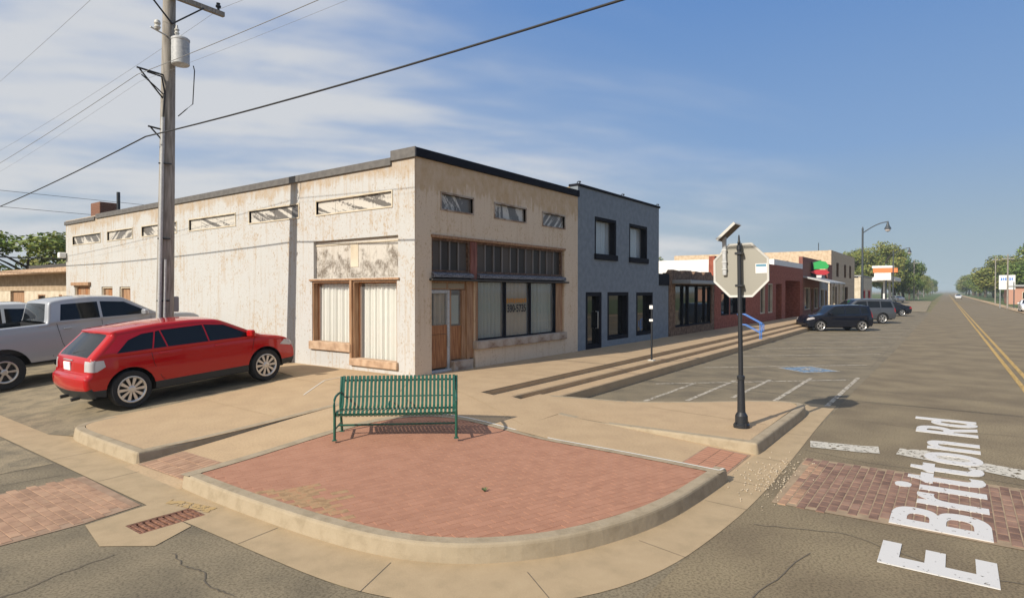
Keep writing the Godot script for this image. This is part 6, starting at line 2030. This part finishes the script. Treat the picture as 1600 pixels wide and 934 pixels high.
# ---------------------------------------------------------------- utility pole and wires
func wire(called: String, label: String, pts: Array, r: float):
	# pts: supports; sag is drawn as a parabola between them
	var b := MB.new()
	for i in pts.size() - 1:
		var p: Vector3 = pts[i][0]
		var q: Vector3 = pts[i + 1][0]
		var sag: float = pts[i][1]
		var k := 24
		var line := []
		for s in k + 1:
			var t := float(s) / k
			line.append(p.lerp(q, t) - Vector3(0, sag * 4.0 * t * (1.0 - t), 0))
		b.tube(line, r, 5, true)
	var o := part(called, b, M.cable if r > 0.012 else M.wire)
	tag(o, label, "wire", "overhead wires")
func make_utility_pole():
	var base := Vector3(6.91, lot(6.91, -15.78), -15.78)
	var lean := Vector3(0.0, 0.0, 0.36) / 8.0
	var at := func(y: float) -> Vector3: return Vector3(0, y, 0) + lean * y
	var t := thing("utility_pole", "leaning grey wooden utility pole with transformer and crossarm", "utility pole", base)
	var b := MB.new()
	b.tube([at.call(-0.2), at.call(3.0), at.call(7.0), at.call(10.6)], [0.205, 0.185, 0.155, 0.125], 16)
	part("pole", b, M.wood_pole, t)
	b = MB.new()
	b.cbox(Vector3(-1.25, -0.06, -0.05), Vector3(1.25, 0.06, 0.05), 0.01, Transform3D(Basis(), at.call(9.2) + Vector3(0, 0, 0.19)))
	var arm := part("crossarm", b, M.wood_pole, t)
	for s in [-1.0, 1.0]:
		b = MB.new()
		b.tube([at.call(8.55) + Vector3(0, 0, 0.16), at.call(9.15) + Vector3(s * 0.7, 0, 0.25)], 0.02, 6)
		part("brace", b, M.iron, t)
	for x in [-1.15, 1.1]:
		b = MB.new()
		b.lathe([Vector2(0.0, 0.0), Vector2(0.03, 0.0), Vector2(0.03, 0.06), Vector2(0.065, 0.08), Vector2(0.065, 0.12), Vector2(0.04, 0.14), Vector2(0.05, 0.18), Vector2(0.0, 0.2)], 10, Transform3D(Basis(), at.call(9.26) + Vector3(x, 0, 0.19)))
		part("insulator", b, M.iron, arm)
	# transformer can on the street side
	var c: Vector3 = at.call(7.88) + Vector3(0.12, 0, 0.34)
	b = MB.new()
	b.lathe([Vector2(0.0, -0.32), Vector2(0.18, -0.32), Vector2(0.20, -0.30), Vector2(0.20, 0.25), Vector2(0.21, 0.26), Vector2(0.21, 0.30), Vector2(0.16, 0.34), Vector2(0.0, 0.36)], 20, Transform3D(Basis(), c))
	var can := part("transformer", b, M.zinc, t)
	b = MB.new()
	b.lathe([Vector2(0.03, 0.0), Vector2(0.06, 0.05), Vector2(0.035, 0.09), Vector2(0.06, 0.13), Vector2(0.03, 0.17), Vector2(0.02, 0.24), Vector2(0.0, 0.24)], 10, Transform3D(Basis(), c + Vector3(-0.08, 0.37, 0.0)))
	part("bushing", b, M.sign_rim, can)
	b = MB.new()
	b.box(Vector3(c.x - 0.14, c.y - 0.25, c.z - 0.26), Vector3(c.x - 0.06, c.y + 0.2, c.z - 0.12))
	part("bracket", b, M.iron, can)
	# cut-out and arrester on the left
	b = MB.new()
	b.lathe([Vector2(0.0, 0.0), Vector2(0.05, 0.0), Vector2(0.075, 0.05), Vector2(0.05, 0.09), Vector2(0.075, 0.14), Vector2(0.06, 0.2), Vector2(0.0, 0.24)], 10, Transform3D(Basis(), at.call(8.3) + Vector3(-0.34, 0, 0.18)))
	b.tube([at.call(8.25) + Vector3(-0.1, 0, 0.1), at.call(8.30) + Vector3(-0.5, 0, 0.2)], 0.018, 6)
	part("arrester", b, M.sign_rim, t)
	# two stand-off brackets, conduits and loose leads
	for q in [[7.32, -0.72, 6.75], [6.02, -0.46, 5.75]]:
		b = MB.new()
		b.tube([at.call(q[0]) + Vector3(-0.10, 0, 0.05), at.call(q[0]) + Vector3(q[1], 0.02, 0.05)], 0.022, 6)
		b.tube([at.call(q[2]) + Vector3(-0.12, 0, 0.05), at.call(q[0]) + Vector3(q[1] + 0.06, 0.0, 0.05)], 0.018, 6)
		part("standoff_bracket", b, M.iron, t)
	b = MB.new()
	b.tube([at.call(7.3) + Vector3(-0.5, 0, 0.05), at.call(7.25) + Vector3(-0.2, 0, 0.12), at.call(6.9) + Vector3(-0.13, 0, 0.12), at.call(6.2) + Vector3(-0.16, 0, 0.11)], 0.02, 6)
	b.tube([at.call(7.2) + Vector3(-0.62, 0, 0.05), at.call(7.0) + Vector3(-0.35, 0, 0.1), at.call(6.85) + Vector3(-0.15, 0, 0.1)], 0.014, 6)
	part("service_lead", b, M.cable, t)
	b = MB.new()
	b.tube([at.call(7.62) + Vector3(0.40, 0, 0.40), at.call(7.5) + Vector3(0.42, 0, 0.42), at.call(6.7) + Vector3(0.40, 0, 0.40), at.call(6.55) + Vector3(0.28, 0, 0.3), at.call(6.4) + Vector3(0.18, 0, 0.14)], 0.012, 6)
	part("ground_lead", b, M.cable, t)
	b = MB.new()
	b.tube([at.call(0.0) + Vector3(-0.20, 0, 0.14), at.call(3.0) + Vector3(-0.185, 0, 0.14), at.call(6.3) + Vector3(-0.16, 0, 0.12)], 0.045, 8)
	part("conduit", b, M.zinc, t)
	b = MB.new()
	b.tube([at.call(0.0) + Vector3(-0.10, 0, 0.20), at.call(2.9) + Vector3(-0.09, 0, 0.19)], 0.03, 8)
	part("conduit", b, M.zinc, t)
	b = MB.new()
	for y in [1.9, 3.4, 5.2]: b.tube([at.call(y) + Vector3(-0.24, 0, 0.1), at.call(y) + Vector3(0.0, 0, 0.24)], 0.02, 5)
	part("strap", b, M.iron, t)
	b = MB.new()
	b.cbox(Vector3(0.16, 1.62, -0.1), Vector3(0.32, 2.0, 0.12), 0.02)
	part("meter_box", b, M.grey_panel, t)
	# heavy cable along the side street, on the lower stand-off
	var cx := 6.45
	wire("heavy_cable", "thick black cable crossing the sky from the pole's lower bracket", [[Vector3(7.6, 5.7, -52.0), 0.38], [Vector3(cx, 6.14, -15.6), 0.42], [Vector3(cx, 6.4, 14.0), 0.0]], 0.017)
	wire("service_wire", "thin wire on the pole's upper stand-off bracket", [[Vector3(6.25, 6.3, -55.0), 0.5], [Vector3(6.2, 7.5, -15.4), 0.5], [Vector3(6.2, 7.9, 22.0), 0.0]], 0.007)
	wire("service_wire", "second thin wire close under the upper stand-off bracket", [[Vector3(6.30, 6.1, -55.0), 0.6], [Vector3(6.25, 7.35, -15.4), 0.5], [Vector3(6.25, 7.7, 22.0), 0.0]], 0.0025)
	wire("line_wire", "thin line wire on the left end of the crossarm", [[Vector3(5.76, 9.2, -70.0), 1.0], [Vector3(5.76, 9.6, -15.1), 0.9], [Vector3(5.76, 9.7, 30.0), 0.0]], 0.004)
	wire("line_wire", "thin line wire on the right end of the crossarm", [[Vector3(8.0, 9.2, -70.0), 1.0], [Vector3(8.0, 9.6, -15.1), 0.9], [Vector3(8.0, 9.7, 30.0), 0.0]], 0.004)
	# wires that run along the alley behind the buildings
	for k in 3:
		wire("alley_wire", ["highest thin wire over the low cream building", "middle thin wire over the low cream building", "dark lowest wire before the trees behind the low building"][k], [[Vector3(-30.0, [9.9, 9.0, 5.4][k], -52.0), 0.4], [Vector3(34.0, [9.5, 8.3, 5.0][k], -52.0), 0.0]], [0.015, 0.015, 0.045][k])

# ---------------------------------------------------------------- trees
func crown_mesh(sd: int, lobes: Array, count: int, size: float, green: Color) -> ArrayMesh:
	var r := RandomNumberGenerator.new()
	r.seed = sd
	var b := MB.new()
	for i in count:
		var l: Array = lobes[r.randi() % lobes.size()]
		var d := Vector3(r.randfn(), r.randfn(), r.randfn()).normalized()
		var rr := pow(r.randf(), 0.45)
		var p: Vector3 = l[0] + Vector3(d.x * l[1].x, d.y * l[1].y, d.z * l[1].z) * rr
		var nrm := (d + Vector3(r.randfn(), r.randfn() + 0.4, r.randfn()) * 0.7).normalized()
		var x := nrm.cross(Vector3(r.randfn(), r.randfn(), r.randfn())).normalized()
		var y := nrm.cross(x)
		var s := size * r.randf_range(0.55, 1.25)
		var k := r.randf_range(0.65, 1.35)
		var warm := r.randf_range(0.85, 1.25)
		var c := Color(green.r * k * warm, green.g * k, green.b * k * 0.9)
		var q := [p - x * s, p - y * s * 0.55, p + x * s, p + y * s * 0.55]
		b.tri_n(q[0], q[1], q[2], nrm, nrm, nrm); b.tri_n(q[0], q[2], q[3], nrm, nrm, nrm)
		for e in 6: b.col.append(c)
	return b.commit()
func make_trees():
	var kinds := []
	var r := RandomNumberGenerator.new()
	r.seed = 91
	for k in 4:
		var lobes := []
		for i in 15:
			var a := r.randf() * TAU
			var h := r.randf_range(0.28, 0.95)
			var rad := (0.34 if k != 3 else 0.2) * sin(clampf((h - 0.15) * 1.15, 0.05, 1.0) * PI * 0.85 + 0.25)
			lobes.append([Vector3(cos(a) * rad, h, sin(a) * rad), Vector3(r.randf_range(0.13, 0.22), r.randf_range(0.10, 0.17), r.randf_range(0.13, 0.22))])
		var green := [Color(0.14, 0.19, 0.040), Color(0.18, 0.205, 0.055), Color(0.10, 0.155, 0.036), Color(0.18, 0.195, 0.075)][k] as Color
		var crown := crown_mesh(600 + k, lobes, 7000, 0.022, green)
		var tb := MB.new()
		tb.tube([Vector3(0, -0.02, 0), Vector3(0.01, 0.18, 0), Vector3(-0.01, 0.42, 0.01), Vector3(0, 0.72, 0)], [0.035, 0.026, 0.018, 0.006], 8)
		for i in 7:
			var a := r.randf() * TAU
			var h := 0.2 + i * 0.07
			tb.tube([Vector3(0, h, 0), Vector3(cos(a) * 0.12, h + 0.12, sin(a) * 0.12), Vector3(cos(a) * 0.24, h + 0.22, sin(a) * 0.24)], [0.014, 0.009, 0.003], 6)
		kinds.append([crown, tb.commit()])
	# x, z, height, width, kind, where it stands
	var spots := []
	spots.append_array([[15.5, -58, 6.9, 11.0, 0, "behind the low cream building"], [9.5, -66, 6.4, 9.0, 1, "behind the low cream building"], [21.0, -62, 7.2, 10.0, 1, "behind the low cream building"]])
	spots.append_array([[86, -44, 8.6, 9.0, 0, "behind the white gable wall"], [79, -46, 8.2, 7.0, 2, "behind the white gable wall"], [95, -42, 8.4, 9.0, 0, "behind the white gable wall"]])
	spots.append_array([[168, -21.5, 11.5, 13.0, 1, "behind the canopy"], [176, -18.0, 13.0, 12.0, 1, "behind the canopy"], [184, -15.5, 14.6, 12.0, 1, "behind the canopy"], [192, -13.5, 13.5, 11.0, 0, "behind the canopy"], [200, -12.0, 12.5, 11.0, 2, "behind the canopy"], [186, -25.0, 10.5, 14.0, 2, "behind the canopy"]])
	for k in 16:
		var x := 225.0 + k * 24.0
		spots.append([x, -12.0 - k * 0.25 - (k % 3) * 4.0, 8.0 + (k * 37 % 5) * 1.1, 9.0 + (k % 3) * 2.0, [2, 3, 0, 1][k % 4], "along the left of the far road"])
	for k in 22:
		var x := 160.0 + k * 19.0
		spots.append([x, 13.0 - k * 0.36 + (k % 3) * 4.0, 9.6 + (k * 29 % 6) * 0.8, 13.0 + (k % 4) * 1.8, [2, 0, 2, 1][k % 4], "along the right of the far road"])
	for s in spots:
		var label: String = {"behind the low cream building": "leafy spring tree rising behind the low cream building", "behind the white gable wall": "small treetop showing above the white side wall", "behind the canopy": "tall yellow-green tree behind the far canopy", "along the left of the far road": "tree in the row along the left of the far road", "along the right of the far road": "leafy tree in the row right of the far road"}[s[5]]
		if s[0] == 15.5: label = "broadest leafy spring tree rising behind the low cream building"
		elif s[0] == 9.5: label = "shortest leafy tree far behind the low cream building"
		elif s[0] == 21.0: label = "leafy tree behind the rear of the corner shop"
		var t := thing("tree", label, "tree", Vector3(s[0], 0, s[1]), r.randf() * TAU, "trees " + s[5])
		var c := part("crown", kinds[s[4]][0], M.leaf, t)
		var tr := part("trunk", kinds[s[4]][1], M.bark, t)
		for o in [c, tr]: o.scale = Vector3(s[3], s[2], s[3])
	# far utility poles
	var up0: Node3D = null
	for a in [[195, -9.3, "first bare utility pole left of the far road"], [235, -10.0, "second bare utility pole left of the far road"], [300, -11.0, "third bare utility pole left of the far road"], [110, 5.75, "bare utility pole beside the board sign"], [150, 6.0, "bare utility pole past the board sign"]]:
		if up0 == null:
			up0 = thing("roadside_pole", a[2], "utility pole", Vector3(a[0], 0, a[1]), 0.0, "far utility poles")
			var b := MB.new()
			b.tube([Vector3(0, 0, 0), Vector3(0, 11.0, 0)], [0.2, 0.13], 8)
			part("pole", b, M.wood_pole, up0)
			b = MB.new()
			b.box(Vector3(-0.08, 10.0, -1.2), Vector3(0.08, 10.15, 1.2))
			part("crossarm", b, M.wood_pole, up0)
		else:
			var c := copy_of(up0, Vector3(a[0], 0, a[1]), 0.0, a[2])
			if a[1] > 0: c.scale = Vector3(0.6, 0.70 if a[0] < 120 else 0.85, 0.6)

# ---------------------------------------------------------------- small things
func make_small_things():
	# gravel washed into the gutter by the right ramp
	var b := MB.new()
	var r := RandomNumberGenerator.new()
	r.seed = 5
	for i in 260:
		var p := Vector2(8.4 + r.randfn() * 0.5, -1.98 + r.randfn() * 0.17)
		var s := r.randf_range(0.006, 0.017)
		var t := Transform3D(Basis.from_euler(Vector3(r.randf() * 3, r.randf() * 3, r.randf() * 3)).scaled(Vector3(1, 0.6, 0.8)), Vector3(p.x, 0.008 + s * 0.4, p.y))
		b.lathe([Vector2(0, -s), Vector2(s, -s * 0.2), Vector2(s * 0.8, s * 0.5), Vector2(0, s * 0.9)], 5, t)
	var g := part("gravel", b, M.stone)
	tag(g, "loose pale gravel scattered in the gutter by the ramp", "gravel")
	g.set_meta("kind", "stuff")
	# weed in a joint of the brick plaza
	var w := MB.new()
	for i in 16:
		var a := i * 2.4
		var d := Vector3(cos(a), 0, sin(a))
		var l := 0.02 + 0.03 * fmod(i * 0.37, 1.0)
		var side := Vector3(-d.z, 0, d.x) * 0.007
		w.quadn(-side, side, d * l + side * 0.6 + Vector3(0, l * 0.8, 0), d * l - side * 0.6 + Vector3(0, l * 0.8, 0), Vector3.UP)
	var wp := Vector2(5.35, -4.33)
	var wo := part("weed", w, M.weed, self, Vector3(wp.x, up(wp.x, wp.y) + 0.001, wp.y))
	tag(wo, "tiny green weed growing from the brick plaza", "weed")
	# yellow paint on the gutter by the drain
	var yb := MB.new()
	flat_piece(yb, V2([3.22, -7.35, 3.34, -7.42, 3.50, -6.72, 3.36, -6.66]), func(_x, _z): return 0.010)
	struct("gutter_paint", yb, M.ochre)
